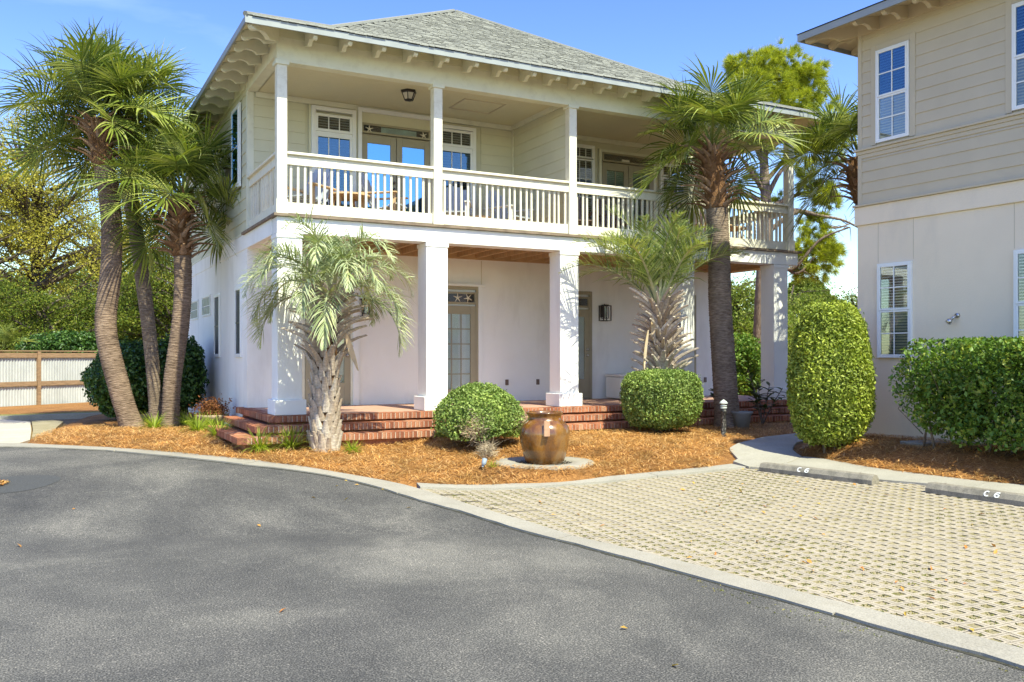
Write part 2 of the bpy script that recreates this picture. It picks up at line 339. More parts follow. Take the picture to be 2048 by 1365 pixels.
def bootmat(name, cols):
    m, t, b = nodes(name, .85, .2)
    g = t.nodes.new('ShaderNodeObjectInfo'); r = ramp(t, [(i/(len(cols)-1), c) for i, c in enumerate(cols)]); t.links.new(g.outputs['Random'], r.inputs[0])
    n = tex(t, 'Noise', 18, 6, .7, sc=(1, 1, 3)); r2 = ramp(t, [(.32, (.55,)*3), (.65, (1.2,)*3)]); t.links.new(n.outputs['Fac'], r2.inputs[0])
    t.links.new(mixc(t, 1.0, r.outputs[0], r2.outputs[0], 'MULTIPLY'), b.inputs['Base Color']); bump(t, b, n.outputs['Fac'], .6, .01); return m
M['boot_grey'] = bootmat('grey leaf bases', [(.30, .235, .18), (.46, .38, .31), (.38, .30, .23), (.55, .48, .41)])
M['boot_brown'] = bootmat('brown leaf bases', [(.14, .075, .04), (.26, .15, .085), (.38, .26, .18), (.20, .10, .05)])
M['fibre'] = bark('palm fibre', (.09, .045, .02), (.30, .16, .08), (1, 1, 1), 30, 1, .03)
M['sabal_leaf'] = leafmat('cabbage palm leaf', [(.045, .075, .012), (.12, .165, .026), (.25, .29, .055), (.065, .10, .016), (.40, .41, .12), (.17, .21, .035)], .17, .32, .6)
M['sabal_stem'] = leafmat('palm leaf stalk', [(.16, .20, .05), (.22, .25, .08)], .15)
M['pindo_leaf'] = leafmat('blue green pindo leaf', [(.17, .22, .10), (.31, .36, .20), (.46, .50, .33), (.24, .29, .13), (.52, .52, .36)], .2, .45, .35)
M['pindo_leaf2'] = leafmat('yellow green pindo leaf', [(.11, .16, .04), (.22, .28, .08), (.38, .42, .17), (.15, .20, .06), (.46, .46, .22)], .22, .45, .35)
M['pindo_stem'] = leafmat('pindo leaf stalk', [(.36, .38, .22), (.44, .45, .28)], .1)
M['dead_leaf'] = leafmat('dead spathe', [(.42, .33, .24), (.55, .45, .34)], .1)
M['box_leaf'] = leafmat('clipped shrub leaf', [(.10, .16, .035), (.19, .27, .065), (.33, .40, .13), (.12, .19, .04)], .158, .45, .4)
M['cone_leaf'] = leafmat('yellow green shrub leaf', [(.13, .18, .022), (.25, .31, .045), (.42, .46, .10), (.16, .22, .03)], .15, .4, .4)
M['hedge_leaf'] = leafmat('glossy hedge leaf', [(.05, .11, .018), (.10, .18, .03), (.19, .29, .055), (.07, .14, .025), (.30, .33, .07)], .25, .3, .5)
M['camellia'] = leafmat('dark glossy leaf', [(.018, .05, .010), (.035, .085, .018), (.075, .15, .03), (.13, .22, .05)], .15, .28, .9)
M['oak_leaf'] = leafmat('young oak leaf', [(.20, .20, .04), (.36, .33, .07), (.52, .46, .11), (.28, .27, .055)], .42, .55, .2)
M['cedar'] = leafmat('cedar foliage', [(.035, .065, .014), (.09, .13, .02), (.19, .22, .03), (.06, .09, .016), (.24, .25, .05)], .2, .6, .2)
M['bush'] = leafmat('woodland foliage', [(.09, .14, .025), (.18, .23, .045), (.30, .32, .09), (.12, .18, .03)], .35, .5, .2)
M['pine_needles'] = leafmat('pine needles', [(.13, .18, .025), (.34, .38, .045), (.54, .54, .07), (.17, .22, .025), (.42, .43, .05)], .24, .45, .3)
M['magnolia'] = leafmat('magnolia leaf', [(.03, .06, .015), (.05, .10, .02), (.20, .11, .05)], .1, .3, .5)
M['dead_twig'] = leafmat('bare tan twigs', [(.38, .30, .21), (.48, .39, .29)], .05)
M['rust_leaf'] = leafmat('russet leaf', [(.16, .06, .03), (.28, .12, .05)], .2)
M['fallen'] = leafmat('fallen leaf', [(.45, .16, .05), (.55, .30, .08), (.50, .38, .06), (.30, .13, .06)], .1)
# glazed pot
m, t, b = nodes('brown glaze', .22, .6); b.inputs['Coat Weight'].default_value = .5; b.inputs['Coat Roughness'].default_value = .1
n = tex(t, 'Noise', 3.0, 6, .65, sc=(1, 1, .5)); r = ramp(t, [(.3, (.045, .018, .006)), (.46, (.13, .050, .010)), (.58, (.23, .098, .015)), (.72, (.13, .075, .03))]); t.links.new(n.outputs['Fac'], r.inputs[0])
n2 = tex(t, 'Noise', 1.6, 5, .6, sc=(1, 1, .35)); r2 = ramp(t, [(.55, (0,)*3), (.66, (.32,)*3)]); t.links.new(n2.outputs['Fac'], r2.inputs[0])
t.links.new(mixc(t, r2.outputs[0], r.outputs[0], (.22, .17, .11)), b.inputs['Base Color'])
n3 = tex(t, 'Noise', 9, 5); rr = ramp(t, [(.4, (.12,)*3), (.7, (.5,)*3)]); t.links.new(n3.outputs['Fac'], rr.inputs[0]); t.links.new(rr.outputs[0], b.inputs['Roughness']); bump(t, b, n3.outputs['Fac'], .15, .01); M['glaze'] = m
M['cork'] = paint('bare clay tab', (.38, .22, .14), .9, .15, 20, .3)
M['planter'] = paint('grey planter', (.20, .20, .19), .8, .15, 6, .2)
M['terracotta'] = paint('tan clay bowl', (.36, .26, .18), .85, .15, 6, .3)
M['bollard'] = paint('chipped black bollard', (.035, .035, .035), .5, .2, 6, .2, dirt=((.45, .42, .38), .9, 22))
M['verdigris'] = paint('pale weathered cap', (.50, .53, .52), .6, .15, 14, .2)
M['spot'] = paint('grey blue spotlight', (.24, .29, .36), .5, .15, 8, 0)
M['glassblock'] = paint('glass block', (.42, .45, .43), .25, .15, 10, .4, 20, .01, .6)
M['cooler'] = paint('white resin', (.78, .76, .72), .5, .04, 3, .1)
# ------------------------------------------------------------------ ground levels
EDGE = [(1.7, 42), (1.1, 25), (.18, 20.4), (-.12, 18.6), (-.08, 17.8), (.13, 17.3), (.9, 16.23), (1.81, 14.73), (2.5, 13.5), (2.92, 12.8), (3.34, 12.23), (3.68, 11.71),
        (4.02, 11.2), (4.54, 10.88), (5.14, 10.71), (6.09, 10.38), (6.87, 10.22), (8.22, 9.93), (8.96, 9.9), (9.6, 10.2), (10.3, 10.3), (10.38, 9.95),
        (10.23, 9.44), (10.03, 8.6), (10.04, 7.74), (10.13, 7.02), (10.4, 6.1), (10.5, 4), (10.5, 1.5)]
GB = EDGE + [(22, 1.5), (22, 42)]
def sdist(x, y):
    """signed distance arrays: positive inside the planted area"""
    x = np.asarray(x, float); y = np.asarray(y, float); d = np.full(x.shape, 1e9)
    for (ax, ay), (bx, by) in zip(EDGE[:-1], EDGE[1:]):
        vx, vy = bx-ax, by-ay; t = np.clip(((x-ax)*vx+(y-ay)*vy)/(vx*vx+vy*vy), 0, 1)
        d = np.minimum(d, np.hypot(x-ax-t*vx, y-ay-t*vy))
    ins = np.zeros(x.shape, bool); n = len(GB)
    for i in range(n):
        (ax, ay), (bx, by) = GB[i], GB[(i+1) % n]
        c = ((ay > y) != (by > y)); xx = (bx-ax)*(y-ay)/((by-ay) if by != ay else 1e-9)+ax
        ins ^= c & (x < xx)
    return np.where(ins, d, -d)
def sstep(t): t = np.clip(t, 0, 1); return t*t*(3-2*t)
def base(x, y):
    """the drive climbs gently towards the far left"""
    return .22*sstep((np.asarray(x)*CF.x+np.asarray(y)*CF.y-8.5)/5)*sstep((5.4-np.asarray(x))/2.6)+.20*sstep((np.asarray(x)-4.6)/5.6)
def hgt(x, y):
    sd = sdist(x, y); y = np.asarray(y, float)
    x = np.asarray(x, float); b_ = base(x, y); q = sstep((x-9.9)/.4)*sstep((10.5-y)/.5); k = .115+.35*q
    cap = np.interp(y, [0, 10, 13, 17, 22, 30, 36], [.28, .28, .37, .35, .30, .26, .24])+.19*q
    h = np.minimum(np.where(sd > 0, .02+k*sd+b_, .02+sd*.4+b_), cap)
    rr_ = np.hypot(x-6.45, np.asarray(y)-11.25); q2 = 1-sstep((rr_-.80)/.35); h = h*(1-q2)+.185*q2      # level pad under the urn
    return np.maximum(h, -.15)
def H(x, y): return float(hgt(np.array([x]), np.array([y]))[0])
SD = lambda x, y: float(sdist(np.array([x]), np.array([y]))[0])

PATHL = [(8.9, 9.6), (9.6, 10.1), (10.2, 10.75), (11.1, 11.15), (12.1, 11.4), (14, 11.9), (16.5, 12.8)]
def pdist(x, y):
    """distance from the middle of the winding path"""
    x = np.asarray(x, float); y = np.asarray(y, float); d = np.full(x.shape, 1e9)
    for (ax, ay), (bx, by) in zip(PATHL[:-1], PATHL[1:]):
        vx, vy = bx-ax, by-ay; t = np.clip(((x-ax)*vx+(y-ay)*vy)/(vx*vx+vy*vy), 0, 1); d = np.minimum(d, np.hypot(x-ax-t*vx, y-ay-t*vy))
    return d
g = MB(); g.add([(-900, -900, -.16), (900, -900, -.16), (900, 900, -.16), (-900, 900, -.16)], [(0, 1, 2, 3)])
g.add([(-80, 17.0, .17), (-.3, 17.0, .17), (1.6, 23.5, .17), (1.7, 42, .17), (25, 42, .17), (60, 60, .17), (60, 130, .17), (-80, 130, .17)], [(0, 1, 2, 3, 4, 5, 6, 7)])
g.add([(22.05, -60, -.02), (90, -60, -.02), (90, 80, -.02), (22.05, 80, -.02)], [(0, 1, 2, 3)])
tag(g.build('ground', M['ground']), kind='structure')
ROAD = [(-.63, 17.21), (.11, 16.6), (.87, 15.77), (1.75, 14.26), (2.44, 13.04), (2.84, 12.45), (3.24, 11.86), (3.55, 11.29), (3.78, 10.53), (3.92, 9.7), (4.08, 9.02), (4.25, 7.6), (4.36, 7.0),
        (4.45, 6.33), (4.57, 5.52), (4.68, 4.68), (4.75, 3.93), (4.82, 3.34), (4.86, 2.5), (4.9, 0), (4.9, -25)]
def resample(P, step):
    P = [Vector((*p, 0)) for p in P]; L_ = [0]
    for a, b_ in zip(P[:-1], P[1:]): L_.append(L_[-1]+(b_-a).length)
    n = max(2, int(L_[-1]/step)); out = []
    for i in range(n+1):
        s = L_[-1]*i/n; k = min(max(j for j in range(len(L_)) if L_[j] <= s+1e-9), len(P)-2)
        out.append(P[k].lerp(P[k+1], (s-L_[k])/(L_[k+1]-L_[k]))[:2])
    return out
def bz(x, y): return float(base(x, y))
rp = [(-3, 17.9), (-1.2, 17.5)] + ROAD; rp = resample(rp, .25); ts_ = [0, .004, .008, .015, .022, .03, .04, .05, .065, .08, .1, .14, .2, .4, 1]
V_ = []
for x, y in rp:
    x += .07
    for t_ in ts_: xx = x*(1-t_)-60*t_; V_.append((xx, y, bz(xx, y)))
nt_ = len(ts_); F_ = [(k*nt_+q, k*nt_+q+1, (k+1)*nt_+q+1, (k+1)*nt_+q) for k in range(len(rp)-1) for q in range(nt_-1)]
o = bpy.data.objects.new('road', np_mesh('road', V_, F_, M['asphalt'], True)); col.objects.link(o); tag(o, kind='structure')
# flush concrete kerb cast in lengths
INN = [(-1.2, 17.95), (-.35, 17.65), (.0, 17.2), (1.06, 16.02), (1.95, 14.6), (2.62, 13.4), (3.08, 12.65), (3.48, 12.0), (3.82, 11.45), (4.08, 11.0), (4.2, 10.5), (4.31, 9.48), (4.48, 8.03), (4.51, 7.33), (4.66, 6.64),
       (4.79, 5.78), (4.90, 4.88), (4.97, 4.3), (5.03, 3.87), (5.1, 3.24), (5.14, 2.5), (5.2, 0), (5.2, -25)]
kerb = empty('kerb'); tag(kerb, kind='structure')
A = resample([(-1.2, 17.5)] + ROAD, .25); kn = 0; i = 0
def nearest_on(P, q):
    best = None
    for a, b_ in zip(P[:-1], P[1:]):
        a = Vector(a); b_ = Vector(b_); v = b_-a; t = max(0, min(1, (Vector(q)-a).dot(v)/v.length_squared)); c = a+v*t
        d = (c-Vector(q)).length
        if best is None or d < best[0]: best = (d, c)
    return best[1]
while i < len(A)-2:
    j = min(i+12, len(A)-1); oa = [Vector(a) for a in A[i:j+1]]; ob = [nearest_on(INN, a) for a in A[i:j+1]]
    for k in range(len(oa)): oa[k] = oa[k] + Vector((rnd.uniform(-.012, .012), rnd.uniform(-.01, .01)))
    d0 = (oa[1]-oa[0]).normalized()*.006; d1 = (oa[-1]-oa[-2]).normalized()*.006
    oa[0] += d0; ob[0] += d0; oa[-1] -= d1; ob[-1] -= d1
    g = MB(); n = len(oa); zt = .022+rnd.uniform(-.003, .004)
    vs = [(p.x, p.y, zt+bz(p.x, p.y)) for p in oa]+[(p.x, p.y, zt+.004+bz(p.x, p.y)) for p in ob]+[(p.x, p.y, -.06) for p in oa]+[(p.x, p.y, -.06) for p in ob]
    fs = [(q, q+1, n+q+1, n+q) for q in range(n-1)]+[(q, q+1, 2*n+q+1, 2*n+q) for q in range(n-1)]+[(n+q, n+q+1, 3*n+q+1, 3*n+q) for q in range(n-1)]+[(0, n, 3*n, 2*n), (n-1, 2*n-1, 4*n-1, 3*n-1)]
    g.add(vs, fs); g.build('kerb_section', M['concrete'], kerb); i = j
# walkway strip beside the pavers, cut by joints
def band(name, a, b_, zf, mat, parent=None, seg=8, step=.22, th=.08, gap=.008):
    a = resample(a, step); n = len(a); bb = resample(b_, 1e9); b2 = []
    Lb = resample(b_, max(.02, sum((Vector(p)-Vector(q)).length for p, q in zip(b_[:-1], b_[1:]))/(n-1)*.99999))
    b2 = Lb[:n] if len(Lb) >= n else Lb+[Lb[-1]]*(n-len(Lb)); i = 0
    while i < n-1:
        j = min(i+seg, n-1); pa = [Vector(q) for q in a[i:j+1]]; pb = [Vector(q) for q in b2[i:j+1]]
        d = (pa[-1]-pa[0]).normalized()*gap/2; pa[0] += d; pb[0] += d; pa[-1] -= d; pb[-1] -= d; m_ = len(pa); g = MB()
        vs = [(p.x, p.y, zf(p.x, p.y)) for p in pa+pb]; vs += [(x, y, z-th) for x, y, z in vs]
        fs = [(q, q+1, m_+q+1, m_+q) for q in range(m_-1)]
        fs += [(q, q+1, 2*m_+q+1, 2*m_+q) for q in range(m_-1)]+[(m_+q, m_+q+1, 3*m_+q+1, 3*m_+q) for q in range(m_-1)]+[(0, m_, 3*m_, 2*m_), (m_-1, 2*m_-1, 4*m_-1, 3*m_-1)]
        g.add(vs, fs); g.build(name, mat, parent); i = j
walk = empty('path'); tag(walk, kind='structure')
band('path_slab', [(4.35, 10.98), (4.54, 10.91), (5.14, 10.73), (6.09, 10.40), (6.87, 10.24), (8.22, 9.96), (8.8, 9.92)],
     [(4.26, 10.62), (4.42, 10.58), (5.3, 10.33), (5.93, 10.12), (6.65, 9.92), (8.0, 9.70), (8.75, 9.58)], lambda x, y: bz(x, y)+.026, M['walk'], walk, 14)
band('path_slab', [(8.83, 9.93), (8.98, 9.98), (9.44, 10.72), (9.83, 10.99), (10.95, 11.55), (12.1, 11.8), (14, 12.3), (16, 13)],
     [(8.78, 9.55), (9.5, 9.5), (10.2, 9.95), (10.44, 10.4), (10.9, 10.75), (11.6, 11.0), (13.5, 11.5), (16, 12.3)], lambda x, y: max(bz(x, y)+.026, H(x, y)+.035), M['walk'], walk, 12)
band('path_slab', [(8.78, 9.53), (9.0, 9.0), (9.24, 7.7), (9.44, 7.2), (9.45, 6), (9.5, 1.5)],
     [(10.22, 9.93), (10.28, 9.6), (10.06, 8.6), (10.07, 7.74), (10.16, 7.02), (10.45, 6), (10.52, 1.5)], lambda x, y: bz(x, y)+.024, M['walk'], walk, 13)
# parking pad of open-cell concrete pavers
PAD = [(4.17, 10.6), (4.31, 9.48), (4.48, 8.02), (4.51, 7.33), (4.67, 6.64), (4.79, 5.79), (4.91, 4.88), (5.02, 3.87), (5.1, 3.24), (5.2, 1.2),
       (9.5, 1.2), (9.45, 6), (9.44, 7.2), (9.24, 7.7), (9.0, 9.0), (8.76, 9.56), (8.0, 9.7), (6.65, 9.92), (5.93, 10.12), (5.3, 10.33), (4.42, 10.58)]
def inside(P, x, y):
    c = False; n = len(P)
    for i in range(n):
        ax, ay = P[i]; bx, by = P[(i+1) % n]
        if (ay > y) != (by > y) and x < (bx-ax)*(y-ay)/(by-ay)+ax: c = not c
    return c
V_ = []; F_ = []
for i in range(34):
    for j in range(62):
        x, y = 4.1+i*.165, 1.1+j*.165
        if inside(PAD, x+.08, y+.08) or inside(PAD, x-.02, y-.02) or inside(PAD, x+.18, y+.18):
            n = len(V_); V_ += [(a, b_, bz(a, b_)-.006) for a, b_ in ((x, y), (x+.165, y), (x+.165, y+.165), (x, y+.165))]; F_.append((n, n+1, n+2, n+3))
padO = bpy.data.objects.new('parking_pad', np_mesh('parking_pad', V_, F_, M['fill'])); col.objects.link(padO); tag(padO, kind='structure')
CU, CV = .127, .141                          # cell size along and across
def cell(mb, cx, cy, wx, wy):
    """a square of concrete with an eight-pointed hole, bevelled into the hole"""
    V_ = []; hw, hh = wx/2-.002, wy/2-.002
    for k in range(8):
        a = PI/4*k; c, s_ = math.cos(a), math.sin(a); q = 1/max(abs(c), abs(s_)); V_.append((cx+hw*c*q, cy+hh*s_*q, .002))
    for lev, z in ((1, .002), (.84, -.03)):
        for k in range(8):
            a = PI/4*k; r_ = (.040 if k % 2 == 0 else .053)*lev; V_.append((cx+r_*math.cos(a), cy+r_*math.sin(a)*1.08, z))
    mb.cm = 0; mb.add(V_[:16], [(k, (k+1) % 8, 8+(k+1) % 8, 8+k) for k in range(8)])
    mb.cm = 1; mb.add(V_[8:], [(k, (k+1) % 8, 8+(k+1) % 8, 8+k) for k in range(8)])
NU, NV = 4, 3
def block_mesh(cells):
    b = MB()
    for i, j in cells: cell(b, (i-(NU-1)/2)*CU, (j-(NV-1)/2)*CV, CU, CV)
    me = bpy.data.meshes.new('paver'); me.from_pydata([tuple(v) for v in b.v], [], b.f); me.materials.append(M['paver']); me.materials.append(M['paver_in'])
    me.polygons.foreach_set('material_index', b.mi); return me
full = [(i, j) for i in range(NU) for j in range(NV)]; me_full = block_mesh(full)
ang = math.radians(-90-5.0); ca, sa = math.cos(ang), math.sin(ang); blocks = []
for bi in range(-30, 30):
    for bj in range(-25, 25):
        u = bi*NU*CU+(bj % 2)*NU*CU/2; v = bj*NV*CV; X = 7.5+u*ca-v*sa; Y = 6.0+u*sa+v*ca
        if not (3.5 < X < 11.5 and .5 < Y < 11.6): continue
        ok = [(i, j) for i, j in full if inside(PAD, X+((i-1.5)*CU)*ca-((j-1)*CV)*sa, Y+((i-1.5)*CU)*sa+((j-1)*CV)*ca)]
        if ok: blocks.append((math.hypot(X-2, Y), X, Y, ok))
blocks.sort(key=lambda q: q[0]); rest = MB(); pn = 0
for d, X, Y, ok in blocks:
    vis = (Vector((X, Y, 0)).dot(CR)/max(.1, Vector((X, Y, 0)).dot(CF))) < .62
    rz = ang+rnd.uniform(-.006, .006); z = bz(X, Y)+rnd.uniform(-.0015, .0015); sl = -math.atan((bz(X+.2, Y)-bz(X-.2, Y))/.4)
    RM = Matrix.Rotation(sl+rnd.uniform(-.003, .003), 4, 'Y') @ Matrix.Rotation(rnd.uniform(-.003, .003), 4, 'X') @ Matrix.Rotation(rz, 4, 'Z')
    if vis and pn < 298:
        inst('paver', me_full if len(ok) == len(full) else block_mesh(ok), padO, (X, Y, z), RM.to_euler()); pn += 1
    else:
        b = MB()
        for i, j in ok: cell(b, (i-1.5)*CU, (j-1)*CV, CU, CV)
        n = len(rest.v); rest.v += [Vector((X, Y, z)) + RM @ Vector(p) for p in b.v]; rest.f += [[k+n for k in f] for f in b.f]; rest.mi += b.mi
if rest.v: tag(rest.build('pavers', [M['paver'], M['paver_in']], padO), kind='stuff')
# planted bed as terrain
def terrain(x0, x1, y0, y1, st, test):
    nx = int((x1-x0)/st)+1; ny = int((y1-y0)/st)+1; X, Y = np.meshgrid(np.linspace(x0, x1, nx), np.linspace(y0, y1, ny)); sd = sdist(X, Y)
    Z = hgt(X, Y); N = np.array([noise.fractal(Vector((a*1.6, b_*1.6, 0)), .9, 2.1, 4) for a, b_ in zip(X.ravel(), Y.ravel())]).reshape(X.shape)
    N2 = np.array([noise.noise(Vector((a*7, b_*7, 3))) for a, b_ in zip(X.ravel(), Y.ravel())]).reshape(X.shape)
    N3 = np.array([noise.noise(Vector((a*18, b_*18, 7))) for a, b_ in zip(X.ravel(), Y.ravel())]).reshape(X.shape); Z = Z+(N*.018+N2*.018+N3*.009)*np.clip(sd/.25+.5, 0, 1)*np.clip((pdist(X, Y)-.35)/.3, 0, 1)
    V_ = np.stack([X, Y, Z], -1).reshape(-1, 3); idx = np.arange(nx*ny).reshape(ny, nx)
    F_ = np.stack([idx[:-1, :-1], idx[:-1, 1:], idx[1:, 1:], idx[1:, :-1]], -1).reshape(-1, 4)
    cs = np.stack([sd.ravel()[F_[:, k]] for k in range(4)], 1).max(1); cx = V_[F_].mean(1); F_ = F_[(cs > -.12) & test(cx)]
    return V_, F_
V1, F1 = terrain(-.6, 16.6, 2, 19.0, .10, lambda c: ~((c[:, 0] > 3.8) & (c[:, 1] > 14.3) & (c[:, 0] < 14.8)))
V2, F2 = terrain(-.6, 22, 19.0, 42, .4, lambda c: c[:, 0] > -9)
V3, F3 = terrain(16.6, 22, 2, 19.0, .4, lambda c: c[:, 0] > -9)
F_ = np.concatenate([F1, F2+len(V1), F3+len(V1)+len(V2)])
bed = bpy.data.objects.new('ground', np_mesh('planting_bed', np.concatenate([V1, V2, V3]), F_, M['straw'], True)); col.objects.link(bed); tag(bed, kind='structure')
# loose pine straw on the bed
r = np.random.RandomState(3); n = 260000
px = r.uniform(-.3, 14.5, n); py = r.uniform(3, 20, n); sd = sdist(px, py)
dep = px*CF.x+py*CF.y; side = (px*CR.x+py*CR.y)/np.maximum(dep, .1)
keep = (sd > -.03) & (np.abs(side) < .6) & ~((px > 2.7) & (py > 13.8)) & (r.uniform(size=n) < np.clip(1.25-(dep-11)/14, .25, 1))
keep &= pdist(px, py)+r.normal(0, .03, n) > .50
keep &= ~((px-6.45)**2+(py-11.25)**2 < .66**2)
px, py = px[keep], py[keep]; n = len(px); L_ = r.uniform(.08, .23, n); an = r.uniform(0, PI, n); h0 = hgt(px, py)+r.uniform(.0, .042, n)
fr_ = np.array([noise.fractal(Vector((a*1.6, b_*1.6, 0)), .9, 2.1, 4) for a, b_ in zip(px, py)])*.018; h0 += fr_*np.clip(sdist(px, py)/.25+.5, 0, 1)
dx, dy = np.cos(an)*L_/2, np.sin(an)*L_/2; tz = r.normal(0, .22, n)*L_; wv = r.uniform(.0022, .0055, n)
V_ = np.stack([np.stack([px-dx, py-dy, h0-tz/2], -1), np.stack([px+np.sin(an)*wv, py-np.cos(an)*wv, h0+.012], -1), np.stack([px+dx, py+dy, h0+tz/2], -1), np.stack([px-np.sin(an)*wv, py+np.cos(an)*wv, h0+.012], -1)], 1).reshape(-1, 3)
i4 = np.arange(n)[:, None]*4; F_ = i4+[0, 1, 2, 3]
o = bpy.data.objects.new('pine_straw', np_mesh('pine_straw', V_, F_, M['needle'])); col.objects.link(o); tag(o, 'loose orange brown pine straw strewn over the planting beds', 'pine straw', kind='stuff')
# left edge: pale slab, thin lawn strip in front of the fence
g = MB(); g.prism([(-8, 18.6), (-3, 17.85), (-1.2, 17.9), (-.35, 17.72), (-.2, 18.3), (-.2, 20.5), (-.25, 23.36), (-.9, 24.6), (-8, 28)], .0, .235); tag(g.build('pavement', M['slab']), kind='structure')
g = MB(); g.prism([(-.17, 18.75), (.12, 19.3), (.22, 20.6), (.42, 22.8), (.2, 23.5), (-.22, 23.36), (-.17, 20.5)], .0, .25); tag(g.build('ground', M['fill']), kind='structure')
g = MB(); g.prism([(-8, 26.2), (-.6, 25.0), (1.6, 25.3), (2.5, 26.3), (.8, 26.3), (-.6, 26.0), (-8, 27.6)], .0, .262); tag(g.build('lawn', M['grass_base']), kind='structure')
g = MB(); g.prism([(-8, 26.0), (-.8, 24.65), (1.4, 24.9), (1.4, 25.02), (-.8, 24.8), (-8, 26.2)], .0, .30); tag(g.build('kerb', M['walk']), kind='structure')
g = MB(); g.prism([(-8, 27.7), (-.6, 26.1), (.8, 26.4), (4.0, 27.5), (4.5, 33.8), (-.2, 30.5), (-8, 25)][:0] or [(-8, 27.8), (-.6, 26.05), (.8, 26.35), (3.0, 26.6), (4.4, 33.6), (-.2, 30.45), (-4, 27.9), (-8, 29)], .0, .27); tag(g.build('ground', M['straw']), kind='structure')
# oval drain patch following the drive
V_ = [(-.35, 12.95, bz(-.35, 12.95)+.004)]
for k in range(32): a_ = 2*PI*k/32; q_ = 1+.06*math.sin(3*a_); x, y = -.35+.56*q_*math.cos(a_), 12.95+.56*q_*math.sin(a_); V_.append((x, y, bz(x, y)+.004))
o = bpy.data.objects.new('road', np_mesh('drain_patch', V_, [(0, 1+k, 1+(k+1) % 32) for k in range(32)], M['tar'])); col.objects.link(o); tag(o, kind='structure')
# narrow dark strip of uneven width along the road side of the kerb
A = resample(ROAD, .06); V_ = []; F_ = []
for k, (x, y) in enumerate(A):
    w_ = .012+.022*abs(noise.noise(Vector((k*.17, 0, 0))))+.012*rnd.random(); V_ += [(x+.02, y, bz(x, y)+.007), (x-w_, y-w_*.4, bz(x-w_, y)+.003)]
    if k: F_.append((2*k-2, 2*k-1, 2*k+1, 2*k))
o = bpy.data.objects.new('road', np_mesh('kerb_dirt', V_, F_, paint('packed dirt', (.05, .047, .035), .95, .4, 20))); col.objects.link(o); tag(o, kind='structure')
# ------------------------------------------------------------------ main house
XL, XR, YF, YW, YB = 3.37, 14.73, 14.6, 17.0, 25.2
ZT, ZB, ZD = .78, 3.75, 4.05               # terrace, beam underside, balcony deck
house = empty('house', (0, 0, 0)); tag(house, 'two storey cream house with columned porch below and railed balcony above', 'house')
SF = dict(o=(0, YF, 0)); WF = dict(o=(0, YW, 0), U=(1, 0, 0), W=(0, -1, 0)); SL = dict(o=(XL, 0, 0), U=(0, 1, 0), W=(-1, 0, 0))
# stucco ground floor: front and side wall, walls behind
m = MB(); m.box(XL, XR-.02, YW, YB, -.2, ZD); m.build('wall', M['stucco'], house)
m = MB(); m.box(XL-.012, XL+.3, YF+.35, YB, ZB, ZD-.01); m.build('band_course', M['stucco'], house, bevel=.006)
m = MB()
for z in (1.3,): pass
# thin control joints in the stucco
for u in (8.2, 10.2, 12.6): m.box(u, u+.012, YW-.003, YW+.01, 3.25, ZB)
m.build('control_joint', M['siding_r'], house)
# beams over the porch
m = MB(); m.box(XL, XR+.12, YF, YF+.32, ZB, ZD-.03); m.build('porch_beam', M['stucco'], house, bevel=.008)
m = MB(); m.box(XL+.002, XL+.34, YF+.33, YW-.002, ZB+.002, ZD-.032); m.build('porch_beam', M['stucco'], house)
m = MB(); m.box(XR-.24, XR+.1, YF+.33, YW+2, ZB+.002, ZD-.032); m.build('porch_beam', M['joist'], house)
# columns
for i, (a, b_) in enumerate(((3.375, 3.785), (5.98, 6.39), (8.72, 9.13), (11.54, 11.95), (14.15, 14.56))):
    m = MB(); m.box(a, b_, YF+.01, YF+.42, ZT+.245, ZB-.003); m.box(a-.055, b_+.055, YF-.045, YF+.475, ZT+.003, ZT+.25)
    c = m.build('column', M['stucco'], house, bevel=.008)
    m = MB(); m.box(a-.012, b_+.012, YF-.004, YF+.43, ZB-.07, ZB-.006); m.build('capital', M['stucco'], c)
# joists and deck
m = MB(); m.box(XL+.35, XR-.25, YW-.06, YW-.003, 3.77, 3.99); m.build('ledger_board', M['joist'], house)
m = MB(); m.box(XL+.35, XR-.25, YF+.33, YF+.36, 3.77, 3.99); m.build('rim_board', M['joist'], house)
j = MB(); j.box(-.022, .022, YF+.362, YW-.062, 3.80, 3.985); jm = j.mesh('joist', M['joist']); x = XL+.6
while x < XR-.35: inst('joist', jm, house, (x, 0, 0)); x += .41
m = MB(); y = YF+.05
db = MB(); db.box(XL+.02, XR-.02, 0, .135, 0, .03); dm = db.mesh('deck_board', M['joist'])
while y < YW+.0-.14: inst('deck_board', dm, house, (0, y, 3.99)); y += .14
m = MB(); m.box(XL-.06, XR+.2, YF-.055, YF+.02, ZD-.028, ZD+.018); m.build('deck_edge', M['dark_edge'], house)
m = MB(); m.box(XL-.06, XL+.02, YF+.022, YW+.25, ZD-.028, ZD+.018); m.build('deck_edge', M['dark_edge'], house)
m = MB(); m.box(XR-.02, XR+.2, YF+.022, YW+2, ZD-.028, ZD+.018); m.build('deck_edge', M['dark_edge'], house)
m = MB(); m.box(XL+.03, XR-.03, YW+.002, YW+.3, ZB, ZD); m.build('wall_plate', M['siding'], house)
# upper storey core
ZC, ZE = 6.68, 6.93
m = MB(); m.box(XL+.03, XR-.03, YW+.02, YB, ZD, 7.2); m.build('upper_wall', M['siding'], house)
